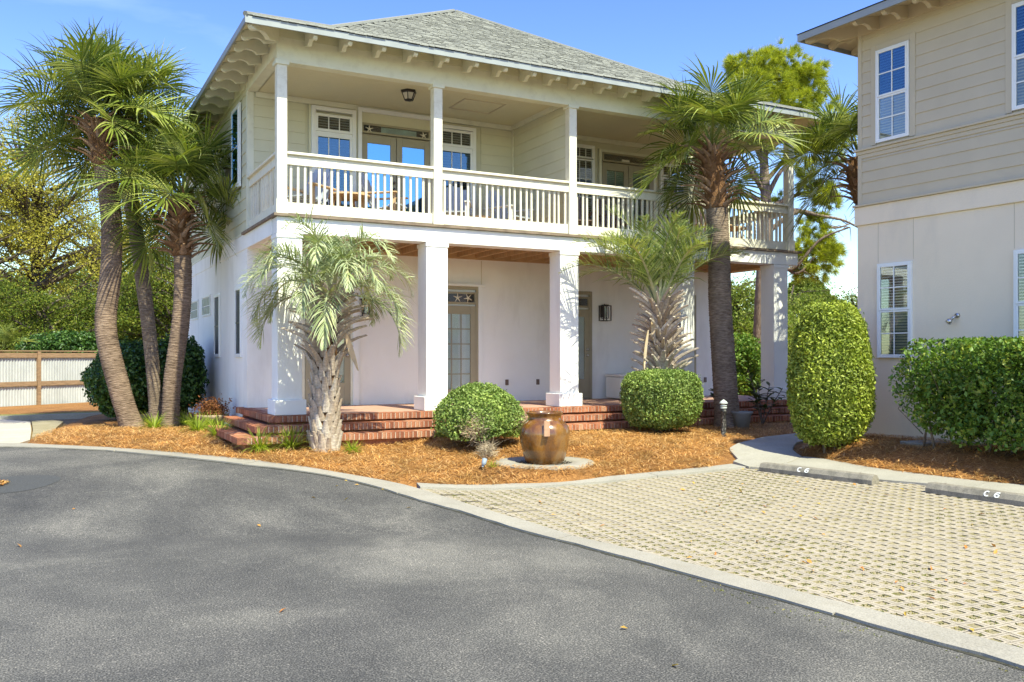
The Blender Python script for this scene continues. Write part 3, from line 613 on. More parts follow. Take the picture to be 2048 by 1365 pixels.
# lap siding, one board per course
def lap(frame, u0, u1, z0, z1, mat, parent, cuts=(), ex=.215, name='clapboard'):
    z = z0
    while z < z1-.01:
        zt = min(z+ex+.012, z1); segs = [(u0, u1)]
        for ca_, cb_, za, zb in cuts:
            if za < z+ex*.5 < zb:
                n = []
                for a, b_ in segs:
                    if cb_ <= a or ca_ >= b_: n.append((a, b_)); continue
                    if a < ca_: n.append((a, ca_))
                    if cb_ < b_: n.append((cb_, b_))
                segs = n
        for a, b_ in segs:
            m = MB(**frame); m.hexa([(a, .0, z), (b_, .0, z), (b_, .022, z), (a, .022, z), (a, .0, zt), (b_, .0, zt), (b_, .008, zt), (a, .008, zt)])
            m.build(name, mat, parent)
        z += ex
lap(dict(o=(0, YW+.02, 0), U=(1, 0, 0), W=(0, -1, 0)), XL+.12, 8.96, ZD+.03, ZC, M['siding'], house, [(4.46, 8.2, 4, 6.64)])
lap(dict(o=(0, YW+.02, 0), U=(1, 0, 0), W=(0, -1, 0)), 9.12, XR-.1, ZD+.03, ZC, M['siding'], house, [(10.5, 11.05, 4, 6.5), (11.12, 12.74, 4, 6.45), (12.83, 13.67, 4, 6.3)])
lap(dict(o=(XL+.03, 0, 0), U=(0, 1, 0), W=(-1, 0, 0)), YW+.11, YB, ZD+.03, 6.78, M['siding'], house, [(17.56, 18.4, 5.0, 6.7)])
for u, y0 in ((XL+.0, YW-.09),):
    m = MB(); m.box(XL-.0, XL+.12, YW-.005, YW+.11, ZD+.02, 6.9); m.build('corner_board', M['trim'], house)
m = MB(); m.box(XR-.12, XR, YW-.005, YW+.11, ZD+.02, ZC); m.build('corner_board', M['trim'], house)
m = MB(); m.box(XL-.02, XL+.03, YW+.28, YB, ZD-.01, ZD+.03); m.build('drip_trim', M['trim'], house)
# party wall between the two balconies
m = MB(); m.box(8.965, 9.075, YF+.2, YW+.01, ZD+.02, ZC); m.build('party_wall', M['siding'], house)
lap(dict(o=(8.965, 0, 0), U=(0, 1, 0), W=(-1, 0, 0)), YF+.2, YW-.02, ZD+.03, ZC-.05, M['siding'], house)
m = MB(); m.box(8.9, 8.945, YF+.2, YW, ZC-.09, ZC); m.box(8.93, 8.965, YW-.05, YW-.004, ZD+.03, ZC-.09); m.build('corner_trim', M['trim'], house)
# balcony ceiling of narrow boards
cb = MB(); cb.box(XL+.18, XR-.18, .002, .108, 0, .02); cm_ = cb.mesh('ceiling_board', M['ceiling']); y = YF+.2
while y < YW-.08: inst('ceiling_board', cm_, house, (0, y, ZC)); y += .11
for z0, hx0, hx1, hy0, hy1 in ((ZC, 7.15, 8.05, 15.55, 16.3),):
    m = MB()
    m.box(hx0, hx1, hy0, hy0+.03, z0-.014, z0+.003); m.box(hx0, hx1, hy1-.03, hy1, z0-.014, z0+.003); m.box(hx0, hx0+.03, hy0+.031, hy1-.031, z0-.014, z0+.003); m.box(hx1-.03, hx1, hy0+.031, hy1-.031, z0-.014, z0+.003)
    m.build('attic_hatch', M['siding_r'], house)
m = MB(); m.box(XL+.15, XR-.12, YW-.05, YW-.006, ZC-.10, ZC-.003); m.build('cornice', M['trim'], house)
# frieze beams on the posts
for nm, bx in (('frieze_beam', (XL, XR, YF, YF+.2, 6.54, 7.12)), ('frieze_beam', (XL+.003, XL+.2, YF+.203, YW+.12, 6.68, 7.1)), ('frieze_beam', (XR-.2, XR-.003, YF+.203, YW+1, 6.54, 7.1))):
    m = MB(); m.box(*bx); m.build(nm, M['trim'], house, bevel=.004)
m = MB(); m.box(XL-.02, XR+.02, YF-.022, YF-.002, 6.93, 7.12); m.build('frieze_trim', M['siding'], house)
m = MB(); m.box(XL-.022, XL-.002, YF, YB, 6.93, 7.12); m.build('frieze_trim', M['siding'], house)
m = MB(); m.box(XL-.014, XL+.03, YW+.12, YB, 6.78, 6.95); m.build('frieze_trim', M['trim'], house)
m = MB(); m.box(XL-.004, XL+.1, YF-.006, YF+.1, 6.62, 7.12); m.build('corner_board', M['trim'], house)
posts = ((3.37, 3.535), (6.12, 6.285), (8.92, 9.085), (11.785, 11.95), (14.57, 14.735))
for a, b_ in posts:
    m = MB(); m.box(a, b_, YF+.002, YF+.165, ZD+.02, 6.54); p = m.build('post', M['rail'], house, bevel=.006)
    m = MB(); m.box(a-.03, b_+.03, YF-.028, YF+.195, 6.49, 6.56); m.build('post_cap', M['trim'], p, bevel=.004)
    m = MB(); m.box(a-.012, b_+.012, YF-.012, YF+.177, ZD+.02, ZD+.25); m.build('post_base', M['rail'], p)
# railings
def railing(frame, u0, u1, flip=1):
    m = MB(**frame)
    m.box(u0, u1, .03, .065, 4.885, 5.00); m.box(u0, u1, .04, .075, ZD+.04, 4.265)
    r = m.build('railing', M['rail'], house); m = MB(**frame); m.box(u0+.001, u1-.001, -.012, .13, 5.045, 5.088); m.build('handrail', M['rail'], r, bevel=.005)
    m = MB(**frame); m.box(u0+.001, u1-.001, .045, .085, 5.0, 5.045); m.build('rail_board', M['rail'], r)
    b = MB(**frame); b.o = Vector((0, 0, 0)); b.box(-.019, .019, .066, .1, 4.19, 4.95); bm_ = b.mesh('baluster', M['rail'])
    n = max(2, int(round((u1-u0)/.118))); F0 = MB(**frame)
    for k in range(n):
        u = u0+(u1-u0)*(k+.5)/n; inst('baluster', bm_, r, F0.T((u, 0, 0)), (rnd.uniform(-.004, .004), rnd.uniform(-.004, .004), 0))
    return r
for (a, b_), (c, d) in zip(posts[:-1], posts[1:]): railing(dict(o=(0, YF, 0), U=(1, 0, 0), W=(0, 1, 0)), b_, c)
railing(dict(o=(XL, 0, 0), U=(0, 1, 0), W=(1, 0, 0)), YF+.165, YW-.01)
railing(dict(o=(XR, 0, 0), U=(0, 1, 0), W=(-1, 0, 0)), YF+.165, YW-.0)
# eaves: fascia, soffit boards, scalloped rafter tails
XE0, XE1, YE0, YE1, ZEV = 2.74, 15.36, 13.97, 25.9, 6.96
m = MB(); m.box(XE0, XE1, YE0, YE0+.03, 6.85, ZEV-.005); f = m.build('fascia', M['fascia'], house)
m = MB(); m.box(XE0, XE0+.03, YE0+.031, YE1, 6.85, ZEV-.005); m.build('fascia', M['fascia'], house)
m = MB(); m.box(XE1-.03, XE1, YE0+.031, YE1, 6.85, ZEV-.005); m.build('fascia', M['fascia'], house)
m = MB()
m.add([(XE0+.03, YE0+.03, 6.92), (XE1-.03, YE0+.03, 6.92), (XR, YF+.1, 7.135), (XL, YF+.1, 7.135)], [(0, 1, 2, 3)])
m.add([(XE0+.03, YE0+.03, 6.92), (XL, YF+.1, 7.135), (XL, YE1, 7.135), (XE0+.03, YE1, 6.92)], [(0, 1, 2, 3)])
m.add([(XE1-.03, YE0+.03, 6.92), (XR, YF+.1, 7.135), (XR, YE1, 7.135), (XE1-.03, YE1, 6.92)], [(0, 1, 2, 3)])
m.build('soffit', M['ceiling'], house)
def tail_prof():
    P = [(0, 7.10), (.58, 6.925)]
    for k in range(9): a = PI/2-PI*k/8*1.0; P.append((.50+.065*math.cos(a), 6.855+.065*math.sin(a)-.0))
    for k in range(1, 8): a = PI-PI*k/8*.95; P.append((.32+.115*math.cos(PI-a) if 0 else .435-.105*(1-math.cos(PI*k/8)), 6.80+.055*math.sin(PI*k/8)))
    P += [(.20, 6.79), (0, 6.84)]
    return P
tp = tail_prof()
tf = MB(U=(1, 0, 0), W=(0, -1, 0)); tf.extr(tp, -.035, .035); tfm = tf.mesh('rafter_tail', M['trim'])
for x in (3.85, 4.42, 5.0, 5.56, 6.14, 6.70, 7.27, 7.85, 8.35, 8.9, 9.48, 10.05, 10.62, 11.2, 11.78, 12.35, 12.9, 13.5, 14.1): inst('rafter_tail', tfm, house, (x, YF+.0, 0))
ts = MB(U=(0, 1, 0), W=(-1, 0, 0)); ts.extr(tp, -.035, .035); tsm = ts.mesh('rafter_tail', M['trim']); y = YF+.02
while y < YB: inst('rafter_tail', tsm, house, (XL, y, 0)); y += .60
td = MB(U=(.7071, -.7071, 0), W=(-.7071, -.7071, 0)); td.extr([(p[0]*1.38, p[1]) for p in tp], -.04, .04); inst('rafter_tail', td.mesh('rafter_tail', M['trim']), house, (XL, YF, 0))
# hipped roof with a bell-cast skirt: rings of equal height joined to the ridge
def ringpt(t):
    z = ZEV + (.385*t if t < 1.9 else .385*1.9+.59*(t-1.9)); return (XE0+t, XE1-t, YE0+t, YE1-t if YE1-t > 20.3 else 20.3, z)
m = MB(); T = [0, .6, 1.2, 1.9, 3.0, 4.2, 5.4, 6.28]
for a, b_ in zip(T[:-1], T[1:]):
    A_ = ringpt(a); B_ = ringpt(b_); q = lambda R: [(R[0], R[2], R[4]-.02), (R[1], R[2], R[4]-.02), (R[1], YE1-(R[0]-XE0)*.8, R[4]-.02), (R[0], YE1-(R[0]-XE0)*.8, R[4]-.02)]
    qa, qb = q(A_), q(B_)
    for k in range(4): m.add([qa[k], qa[(k+1) % 4], qb[(k+1) % 4], qb[k]], [(0, 1, 2, 3)])
roof = m.build('roof', M['shingle'], house)
# shingle tabs on the front slope, a few across the hips
r = np.random.RandomState(5); vs = []; t_ = 0.0; row = 0
while t_ < 6.2:
    A_ = ringpt(t_); B_ = ringpt(t_+.15)
    x = A_[0]-.02+(row % 3)*.07
    while x < A_[1]+.02:
        w_ = .14+r.uniform(-.05, .10); x1 = min(x+w_, A_[1]+.02)
        up = r.uniform(0, .010); yo = A_[2]-.02-r.uniform(0, .012)
        a0, a1 = max(x, A_[0]-.02), x1; b0, b1 = max(a0, B_[0]-.02), min(a1, B_[1]+.02)
        if b0 < b1:
            z0 = A_[4]+.012+up; z1 = B_[4]+.004
            vs.append([(a0+.003, yo, z0), (a1-.003, yo, z0), (b1-.003, B_[2], z1), (b0+.003, B_[2], z1), (a0+.003, yo, z0-.014), (a1-.003, yo, z0-.014)])
        x = x1
    t_ += .128; row += 1
V_ = np.array(vs).reshape(-1, 3); i6 = np.arange(len(vs))[:, None]*6; F_ = np.concatenate([i6+[0, 1, 2, 3], i6+[4, 5, 1, 0]], 1).reshape(-1, 4)
o = bpy.data.objects.new('shingles', np_mesh('shingles', V_, F_, M['shingle'])); col.objects.link(o); o.parent = roof; tag(o, kind='stuff')
m = MB(); hp = [Vector((ringpt(t)[0], ringpt(t)[2], ringpt(t)[4]+.02)) for t in T]; m.tube(hp, .045, 6); m.build('hip_cap', M['shingle'], roof)
m = MB(); hp = [Vector((ringpt(t)[1], ringpt(t)[2], ringpt(t)[4]+.02)) for t in T]; m.tube(hp, .045, 6); m.build('hip_cap', M['shingle'], roof)

# ---------------- windows and doors
def slats(frame, u0, u1, z0, z1, w, mat, parent, pitch=.05, name='blind', tilt=.5):
    m = MB(**frame); z = z0
    while z < z1-.01:
        m.hexa([(u0, w, z), (u1, w, z), (u1, w+.014, z+.008), (u0, w+.014, z+.008), (u0, w, z+.003), (u1, w, z+.003), (u1, w+.014, z+.011+pitch*tilt*.3), (u0, w+.014, z+.011+pitch*tilt*.3)]); z += pitch
    tag(m.build(name, mat, parent), kind='stuff')
def sash(frame, parent, u0, u1, z0, z1, nu, nz, glass='glass', blind='blind', back='interior', mun='white', w0=0., mw=.018, pitch=.05, fw=.04, fm='white'):
    """framed glazing: back board, blinds, pane, glazing bars"""
    m = MB(**frame); m.box(u0, u0+fw, w0, w0+.055, z0, z1); m.box(u1-fw, u1, w0, w0+.055, z0, z1); m.box(u0+fw, u1-fw, w0, w0+.052, z0, z0+fw); m.box(u0+fw, u1-fw, w0, w0+.052, z1-fw, z1)
    s = m.build('sash', M[fm], parent, bevel=.003); a, b_, c, d = u0+fw, u1-fw, z0+fw, z1-fw
    m = MB(**frame); m.box(a, b_, w0-.0, w0+.004, c, d); m.build('shade', M[back], s) if 0 else None
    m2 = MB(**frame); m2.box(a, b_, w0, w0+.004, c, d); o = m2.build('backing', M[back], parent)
    if blind: slats(frame, a+.006, b_-.006, c, d, w0+.010, M[blind], parent, pitch)
    m = MB(**frame); m.box(a, b_, w0+.034, w0+.038, c, d); m.build('pane', M[glass], s)
    if nu > 1 or nz > 1:
        m = MB(**frame); t = MB(**frame)
        for k in range(1, nu): u = a+(b_-a)*k/nu; m = MB(**frame); m.box(u-mw/2, u+mw/2, w0+.0385, w0+.045, c, d); m.build('glazing_bar', M[mun], s)
        for k in range(1, nz): z = c+(d-c)*k/nz; m = MB(**frame); m.box(a, b_, w0+.0382, w0+.0446, z-mw/2, z+mw/2); m.build('glazing_bar', M[mun], s)
    return s
def wroot(name, parent=house): return empty(name, (0, 0, 0), 0, parent)
F2 = dict(o=(0, YW-.004, 0), U=(1, 0, 0), W=(0, -1, 0))
def trimset(frame, parent, u0, u1, z0, z1, t, w, mat, name='casing', bottom=False):
    m = MB(**frame); m.box(u0-t, u0, 0, w, z0, z1+t); m.box(u1, u1+t, 0, w, z0, z1+t); m.box(u0, u1, 0, w-.001, z1, z1+t)
    if bottom: m.box(u0, u1, 0, w-.001, z0, z0+t)
    return m.build(name, mat, parent, bevel=.003)
def picture(name): return None
# balcony window left of the door
def tall_window(u0, u1, ztop, zt0, zt1, zl1, ncols, blue=True):
    w_ = wroot('window')
    trimset(F2, w_, u0-.07, u1+.07, ZD+.1, ztop+.02, .05, .03, M['siding'], 'surround')
    trimset(F2, w_, u0, u1, ZD+.1, ztop-.06, .075, .085, M['white'])
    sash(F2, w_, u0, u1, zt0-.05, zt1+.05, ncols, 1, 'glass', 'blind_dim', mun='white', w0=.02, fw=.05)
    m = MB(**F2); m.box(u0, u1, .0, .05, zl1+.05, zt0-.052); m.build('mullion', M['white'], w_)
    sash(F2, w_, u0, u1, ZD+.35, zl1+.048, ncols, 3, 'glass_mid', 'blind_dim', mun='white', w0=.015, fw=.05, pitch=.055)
    return w_
tall_window(4.64, 5.37, 6.54, 6.13, 6.37, 5.98, 3)
tall_window(7.24, 7.97, 6.5, 6.13, 6.38, 5.98, 3)
def french(u0, u1, zhead, zt0, zt1, zd, frame, zfloor, glass='glass_blue', casing='white', cols=1, rows=1, blind=None, transom_star=(), board=True, leafs=2, handle_left=False, cw=.075, backm='interior', kick=.22):
    d = wroot('door')
    trimset(frame, d, u0, u1, zfloor, zhead, cw, .09 if casing == 'white' else .045, M[casing])
    if zt1 < zhead-.1:
        m = MB(**frame); m.box(u0, u1, 0, .03, zt1+.05, zhead); m.build('header_panel', M['siding'], d)
    sash(frame, d, u0, u1, zt0-.04, zt1+.04, 1, 1, 'glass', None, mun='door', w0=.012, fw=.04, fm='door')
    uw = (u1-u0)/leafs
    for k in range(leafs):
        a, b_ = u0+k*uw+.006, u0+(k+1)*uw-.006; fr_ = .12
        m = MB(**frame); m.box(a, a+fr_, .004, .05, zfloor+.02, zd); m.box(b_-fr_, b_, .004, .05, zfloor+.02, zd); m.box(a+fr_, b_-fr_, .004, .049, zd-.17, zd); m.box(a+fr_, b_-fr_, .004, .049, zfloor+.02, zfloor+kick)
        lf = m.build('door_leaf', M['door'], d, bevel=.004); ga, gb, gc, gd = a+fr_, b_-fr_, zfloor+kick, zd-.17
        m = MB(**frame); m.box(ga, gb, .006, .010, gc, gd); m.build('lining', M[backm], lf)
        if blind: 
            mm = MB(**frame); z = gc+.01
            while z < gd-.02: mm.box(ga+.005, gb-.005, .012, .018, z, z+.036); z += .042
            tag(mm.build('blind', M[blind], lf), kind='stuff')
        m = MB(**frame); m.box(ga, gb, .030, .034, gc, gd); m.build('pane', M[glass], lf)
        for q in range(1, cols): u = ga+(gb-ga)*q/cols; m = MB(**frame); m.box(u-.011, u+.011, .035, .045, gc, gd); m.build('glazing_bar', M['door'], lf)
        for q in range(1, rows): z = gc+(gd-gc)*q/rows; m = MB(**frame); m.box(ga, gb, .035, .0445, z-.011, z+.011); m.build('glazing_bar', M['door'], lf)
    hu = (u0+uw-.06) if leafs == 2 else (u1-.07 if not handle_left else u0+.07)
    for z in (zfloor+.98, zfloor+1.11):
        m = MB(**frame); m.tube([(hu, .05, z), (hu, .085, z), (hu, .11, z)], [.02, .03, .012], 10); m.build('door_knob', M['bronze'] if leafs == 2 else M['nickel'], d, True)
    return d
dA = french(5.56, 7.02, 6.56, 5.99+.2, 6.33-.02, 6.13, F2, ZD+.05)
m = MB(**F2); m.box(5.97, 6.72, .028, .042, 6.185, 6.30); tag(m.build('driftwood_sign', paint('chalky glass sign', (.42, .50, .46), .5, .15, 7, .2), None), 'pale frosted panel in the transom above the balcony double doors', 'panel')
dB = french(11.22, 12.66, 6.36, 6.20, 6.33, 6.14, F2, ZD+.05, casing='trim', glass='glass', cols=2, rows=3, blind='blind_dim')
def small_window(u0, u1, z1, zb, zm1, zl, nc, root=None):
    w_ = wroot('window'); trimset(F2, w_, u0, u1, ZD+.3, z1, .05, .06, M['white'])
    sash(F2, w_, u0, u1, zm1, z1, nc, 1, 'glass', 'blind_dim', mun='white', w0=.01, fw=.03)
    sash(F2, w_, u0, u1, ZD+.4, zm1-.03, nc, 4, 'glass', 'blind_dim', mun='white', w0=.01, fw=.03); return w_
small_window(10.42, 10.97, 6.43, 0, 6.18, 0, 3); small_window(12.9, 13.6, 6.24, 0, 5.98, 0, 3)
# starfish
def starfish(p, s, label, rot=0., frame=F2):
    m = MB(**frame); cu, cw_, cz_ = p
    for k in range(5):
        a = PI/2+rot+2*PI*k/5; c, q = math.cos(a), math.sin(a)
        m.hexa([(cu-q*s*.17, cw_, cz_+c*s*.17), (cu+q*s*.17, cw_, cz_-c*s*.17), (cu+c*s+q*s*.05, cw_, cz_+q*s-c*s*.05), (cu+c*s-q*s*.05, cw_, cz_+q*s+c*s*.05),
                (cu-q*s*.09, cw_+.018, cz_+c*s*.09), (cu+q*s*.09, cw_+.018, cz_-c*s*.09), (cu+c*s*.95+q*s*.03, cw_+.008, cz_+q*s*.95-c*s*.03), (cu+c*s*.95-q*s*.03, cw_+.008, cz_+q*s*.95+c*s*.03)])
    tag(m.build('starfish', M['starfish']), label, 'starfish', 'starfish in the transoms')
starfish((5.72, .055, 6.235), .085, 'dried starfish at the left end of the balcony door transom')
starfish((6.87, .055, 6.235), .08, 'dried starfish at the right end of the balcony door transom', .2)
F1 = dict(o=(0, YW, 0), U=(1, 0, 0), W=(0, -1, 0))
d1 = french(4.44, 5.34, 3.16, 2.87, 3.04, 2.79, F1, ZT, casing='trim', glass='glass', leafs=1, blind='blind', kick=.45, backm='blind')
m = MB(**F1); m.box(5.386, 5.50, 0, .075, ZT, 3.25); m.box(5.50, 5.545, 0, .045, ZT, 3.22); m.box(4.25, 5.386, 0, .07, 3.21, 3.27); m.build('casing', M['white'], d1, bevel=.004)
starfish((5.13, .055, 2.955), .10, 'dried starfish in the transom of the ground floor door behind the palm')
d2 = french(7.16, 8.06, 3.13, 2.87, 3.04, 2.79, F1, ZT, casing='door', glass='glass', cols=3, rows=5, leafs=1, blind='blind', backm='blind', kick=.28, handle_left=True)
m = MB(**F1); m.box(8.11, 8.20, 0, .07, ZT, 3.2); m.box(7.02, 8.26, 0, .09, 3.2, 3.25); m.build('casing', M['white'], d2, bevel=.004)
starfish((7.63, .055, 2.955), .10, 'left hand starfish in the transom of the porch french door')
starfish((7.87, .055, 2.955), .10, 'right hand starfish in the transom of the porch french door', .5)
d3 = french(9.98, 10.88, 3.12, 2.87, 3.03, 2.79, F1, ZT, casing='door', glass='glass', leafs=1, blind='blind', kick=.45, backm='blind')
d4 = french(12.95, 13.85, 3.13, 2.87, 3.02, 2.79, F1, ZT, casing='door', glass='glass', cols=3, rows=5, leafs=1, blind='blind', backm='blind', kick=.28)
# side openings
w_ = wroot('window'); FS = dict(o=(XL, 0, 0), U=(0, 1, 0), W=(-1, 0, 0))
def slit(u0, u1, z0, z1):
    w_ = wroot('window'); trimset(FS, w_, u0+.07, u1-.07, z0, z1-.07, .07, .035, M['white'], 'casing', True)
    m = MB(**FS); m.box(u0+.07, u1-.07, 0, .012, z0+.07, z1-.07); m.build('insect_screen', M['screen'], w_); zc = (z0+z1)/2
    m = MB(**FS); m.box(u0+.07, u1-.07, .013, .022, zc-.03, zc); m.build('meeting_rail', M['black'], w_)
slit(17.47, 18.08, 1.72, 3.09); slit(19.8, 20.48, 1.72, 3.09)
bpy.data.objects.remove(w_)
for u0, u1, z0, z1 in ((21.05, 22.25, 2.67, 3.14), (22.87, 24.05, 2.65, 3.13)):
    gb = wroot('glass_block_window'); trimset(FS, gb, u0+.04, u1-.04, z0, z1-.04, .04, .02, M['white'], 'casing', True); nn = 5
    for a in range(nn):
        for c in range(2):
            m = MB(**FS); ww = (u1-u0-.08)/nn; hh = (z1-z0-.08)/2
            m.lathe([(.0, 0)], (0, 0, 0), 3) if 0 else None
            m.hexa([(u0+.04+a*ww+.008, 0, z0+.04+c*hh+.008), (u0+.04+(a+1)*ww-.008, 0, z0+.04+c*hh+.008), (u0+.04+(a+1)*ww-.008, .01, z0+.04+c*hh+.008), (u0+.04+a*ww+.008, .01, z0+.04+c*hh+.008),
                    (u0+.04+a*ww+.008, 0, z0+.04+(c+1)*hh-.008), (u0+.04+(a+1)*ww-.008, 0, z0+.04+(c+1)*hh-.008), (u0+.04+(a+1)*ww-.03, .022, z0+.04+(c+1)*hh-.03), (u0+.04+a*ww+.03, .022, z0+.04+(c+1)*hh-.03)])
            m.build('glass_block', M['glassblock'], gb)
w2 = wroot('window'); trimset(FS, w2, 17.62, 18.32, 5.0, 6.55, .06, .04, M['white'], 'casing', True); sash(FS, w2, 17.62, 18.32, 5.06, 6.55, 1, 2, 'glass_blue', 'blind_dim', w0=.0, fw=.03)
# outlets
for x, z in ((8.81, 1.18), (9.57, 1.18), (14.23, 1.17)):
    m = MB(**F1); m.box(x-.038, x+.038, 0, .022, z-.06, z+.06); o = m.build('outlet_cover', M['bronze'], house, bevel=.006)
# ceiling light
cl = empty('ceiling_light', (6.03, 15.6, ZC)); tag(cl, 'black flush mounted lantern under the left balcony ceiling', 'light')
m = MB(); m.lathe([(.001, 0), (.15, 0), (.155, -.03), (.12, -.05)], n=6); m.build('canopy', M['black'], cl)
m = MB(); m.lathe([(.125, -.05), (.075, -.17), (.001, -.175)], n=6); m.build('shade', M['lamp_glass'], cl)
for k in range(6):
    a = 2*PI*k/6; m = MB(); m.tube([(.13*math.cos(a), .13*math.sin(a), -.048), (.08*math.cos(a), .08*math.sin(a), -.175)], .009, 4); m.build('cage_bar', M['black'], cl)
m = MB(); m.lathe([(.085, -.165), (.085, -.18), (.001, -.185)], n=6); m.build('cage_ring', M['black'], cl)
# wall lanterns
def lantern(x, zc, label):
    t = empty('wall_lantern', (x, YW, zc)); tag(t, label, 'lantern', 'wall lanterns under the porch')
    m = MB(W=(0, -1, 0)); m.box(-.05, .05, 0, .02, -.10, .16); m.build('back_plate', M['black'], t)
    m = MB(W=(0, -1, 0)); m.tube([(0, .02, .15), (0, .10, .20), (0, .12, .17)], .008, 6); m.build('hook', M['black'], t)
    def cagebars(hw, w0, w1, z0, z1, r):
        for a in (-hw, hw):
            for b_ in (w0, w1): m = MB(W=(0, -1, 0)); m.box(a-r, a+r, b_-r, b_+r, z0, z1); m.build('cage_bar', M['black'], t)
    cagebars(.10, .035, .21, -.17, .15, .009); cagebars(.058, .07, .17, -.12, .13, .006)
    m = MB(W=(0, -1, 0)); m.box(-.11, .11, .026, .22, .15, .165); m.box(-.06, .06, .06, .18, .165, .185); m.build('roof', M['black'], t)
    m = MB(W=(0, -1, 0)); m.box(-.109, .109, .026, .044, -.182, -.17); m.box(-.109, .109, .202, .219, -.182, -.17); m.box(-.109, -.092, .045, .2, -.182, -.17); m.box(.092, .109, .045, .2, -.182, -.17); m.box(-.06, .06, .065, .175, -.13, -.12); m.build('cage_base', M['black'], t)
    m = MB(W=(0, -1, 0)); m.lathe([(.035, -.11), (.035, .12)], (0, .12, 0), 12); m.build('glass_tube', M['glass'], t)
    m = MB(W=(0, -1, 0)); m.lathe([(.014, -.11), (.014, -.02), (.004, .01)], (0, .12, 0), 10); m.build('candle', M['lamp_glass'], t)
lantern(5.63, 2.70, 'black box lantern on the porch wall beside the left door'); lantern(11.25, 2.72, 'black box lantern on the porch wall right of the third column')
# ---------------- brick terrace and steps
ter = empty('brick_steps', (0, 0, 0)); tag(ter, 'red brick steps wrapping the front and left end of the porch terrace', 'steps')
bw, bg_, bh = .066, .0105, .105
LV = [(.78, 3.23, 14.42, 17.3), (.645, 2.93, 14.08, 16.9), (.51, 2.60, 13.74, 16.6)]; XRT = 15.2
m = MB(); m.box(3.37, XRT-.2, 14.6, YW, .0, .765); m.build('terrace_base', M['mortar'], ter)
m = MB(); m.add([(3.35, 14.64, .7795), (XRT, 14.64, .7795), (XRT, YW-.005, .7795), (3.35, YW-.005, .7795)], [(0, 1, 2, 3)]); m.build('terrace_floor', M['terrace'], ter)
bricks = []
for li, (z, xl, yf, yb) in enumerate(LV):
    m = MB(); m.box(xl+.11, XRT-.02, yf+.11, 14.9, z-.4, z-.018); m.box(xl+.115, 3.6, 14.9, yb, z-.4, z-.018)
    m.build('step_core', M['brick'], ter)
    depth = .235
    m = MB(); ch = .12
    # mortar bed just below the brick faces
    m.prism([(xl+.008, yf+ch+.008), (xl+ch+.008, yf+.008), (XRT, yf+.008), (XRT, yf+depth), (xl+depth, yf+depth), (xl+depth, yb), (xl+.008, yb)], z-bh+.004, z-.005); m.build('mortar_bed', M['mortar'], ter)
    x = xl+ch
    while x < XRT-.05:
        bricks.append(((x+bw/2+x*.0)-0, yf+depth/2, z, 0, depth, li)); x += bw+bg_
    y = yf+ch
    while y < yb: bricks.append((xl+depth/2, y+bw/2, z, 1, depth, li)); y += bw+bg_
    for k in range(3): t = (k+.5)/3; bricks.append((xl+ch*t+.05, yf+ch*(1-t)+.05, z, 2, .13, li))
    # field behind the nosing, second row of treads
    if li:
        x = xl+depth+.01
        while x < XRT-.25:
            if yf+depth+.01 < LV[li-1][2]+.1: bricks.append((x+.1, yf+depth+.055, z, 3, .2, li))
            x += .212
def brickmesh(kind):
    b = MB(); d = .235 if kind < 2 else .14
    if kind == 3: b.box(-.10, .10, -.045, .045, -bh, 0)
    else: b.box(-bw/2, bw/2, -d/2, d/2, -bh, 0)
    return b.mesh('brick', M['brick'], bevel=.004)
bms = [brickmesh(0), None, brickmesh(2), brickmesh(3)]
bricks.sort(key=lambda q: (q[3] == 3, (Vector((q[0], q[1], 0))).length - (3 if q[0] < 7.5 else 0)))
rest = []
for k, (x, y, z, kd, dp, li) in enumerate(bricks):
    rz = {0: 0, 1: PI/2, 2: PI/4*1, 3: 0}[kd]; me = bms[0] if kd < 2 else bms[kd]; jz = rnd.uniform(-.003, .003); jr = rnd.uniform(-.012, .012)
    if kd == 2: rz = -PI/4
    if k < 298: inst('brick', me, ter, (x+rnd.uniform(-.001, .001), y+rnd.uniform(-.003, .003), z+jz), (rnd.uniform(-.008, .008), 0, rz+jr))
    else: rest.append((me, Matrix.Translation((x, y+rnd.uniform(-.003, .003), z+jz)) @ Matrix.Rotation(rz+jr, 4, 'Z')))
VV = []; FF = []; n = 0
for me, mt in rest:
    co = np.empty(len(me.vertices)*3); me.vertices.foreach_get('co', co); co = co.reshape(-1, 3); R_ = np.array(mt); VV.append(co@R_[:3, :3].T+R_[:3, 3])
    FF += [[i+n for i in p.vertices] for p in me.polygons]; n += len(co)
me = bpy.data.meshes.new('bricks'); me.from_pydata(np.concatenate(VV).tolist(), [], FF); me.materials.append(M['brick']); o = bpy.data.objects.new('bricks', me); col.objects.link(o); o.parent = ter; tag(o, kind='stuff')
# ------------------------------------------------------------------ neighbouring house
th = math.radians(2.81); DD = (math.sin(th), -math.cos(th), 0); NN = (-math.cos(th), -math.sin(th), 0); C0 = (11.79, 10.29, 0)
nb = empty('house'); tag(nb, 'taupe lap sided neighbouring house with white windows at right edge', 'house')
FR = dict(o=C0, U=DD, W=NN); LEN = 12
m = MB(**FR); m.box(0, LEN, -8, 0, -.3, 3.865); m.build('wall', M['stucco_r'], nb)
m = MB(**FR); m.box(-.038, LEN, -8, .034, 3.867, 4.165); m.build('band_course', M['stucco_r'], nb, bevel=.006)
m = MB(**FR); m.box(.033, LEN, -8, -.0, 4.167, 7.15); m.build('upper_wall', M['siding_r'], nb)
lap(FR, .10, LEN, 4.20, 4.945, M['siding_r'], nb, ex=.176)
lap(FR, .10, LEN, 5.10, 6.95, M['siding_r'], nb, [(.29, 1.05, 5.0, 6.71), (2.47, 3.28, 5.0, 6.71)], ex=.176)
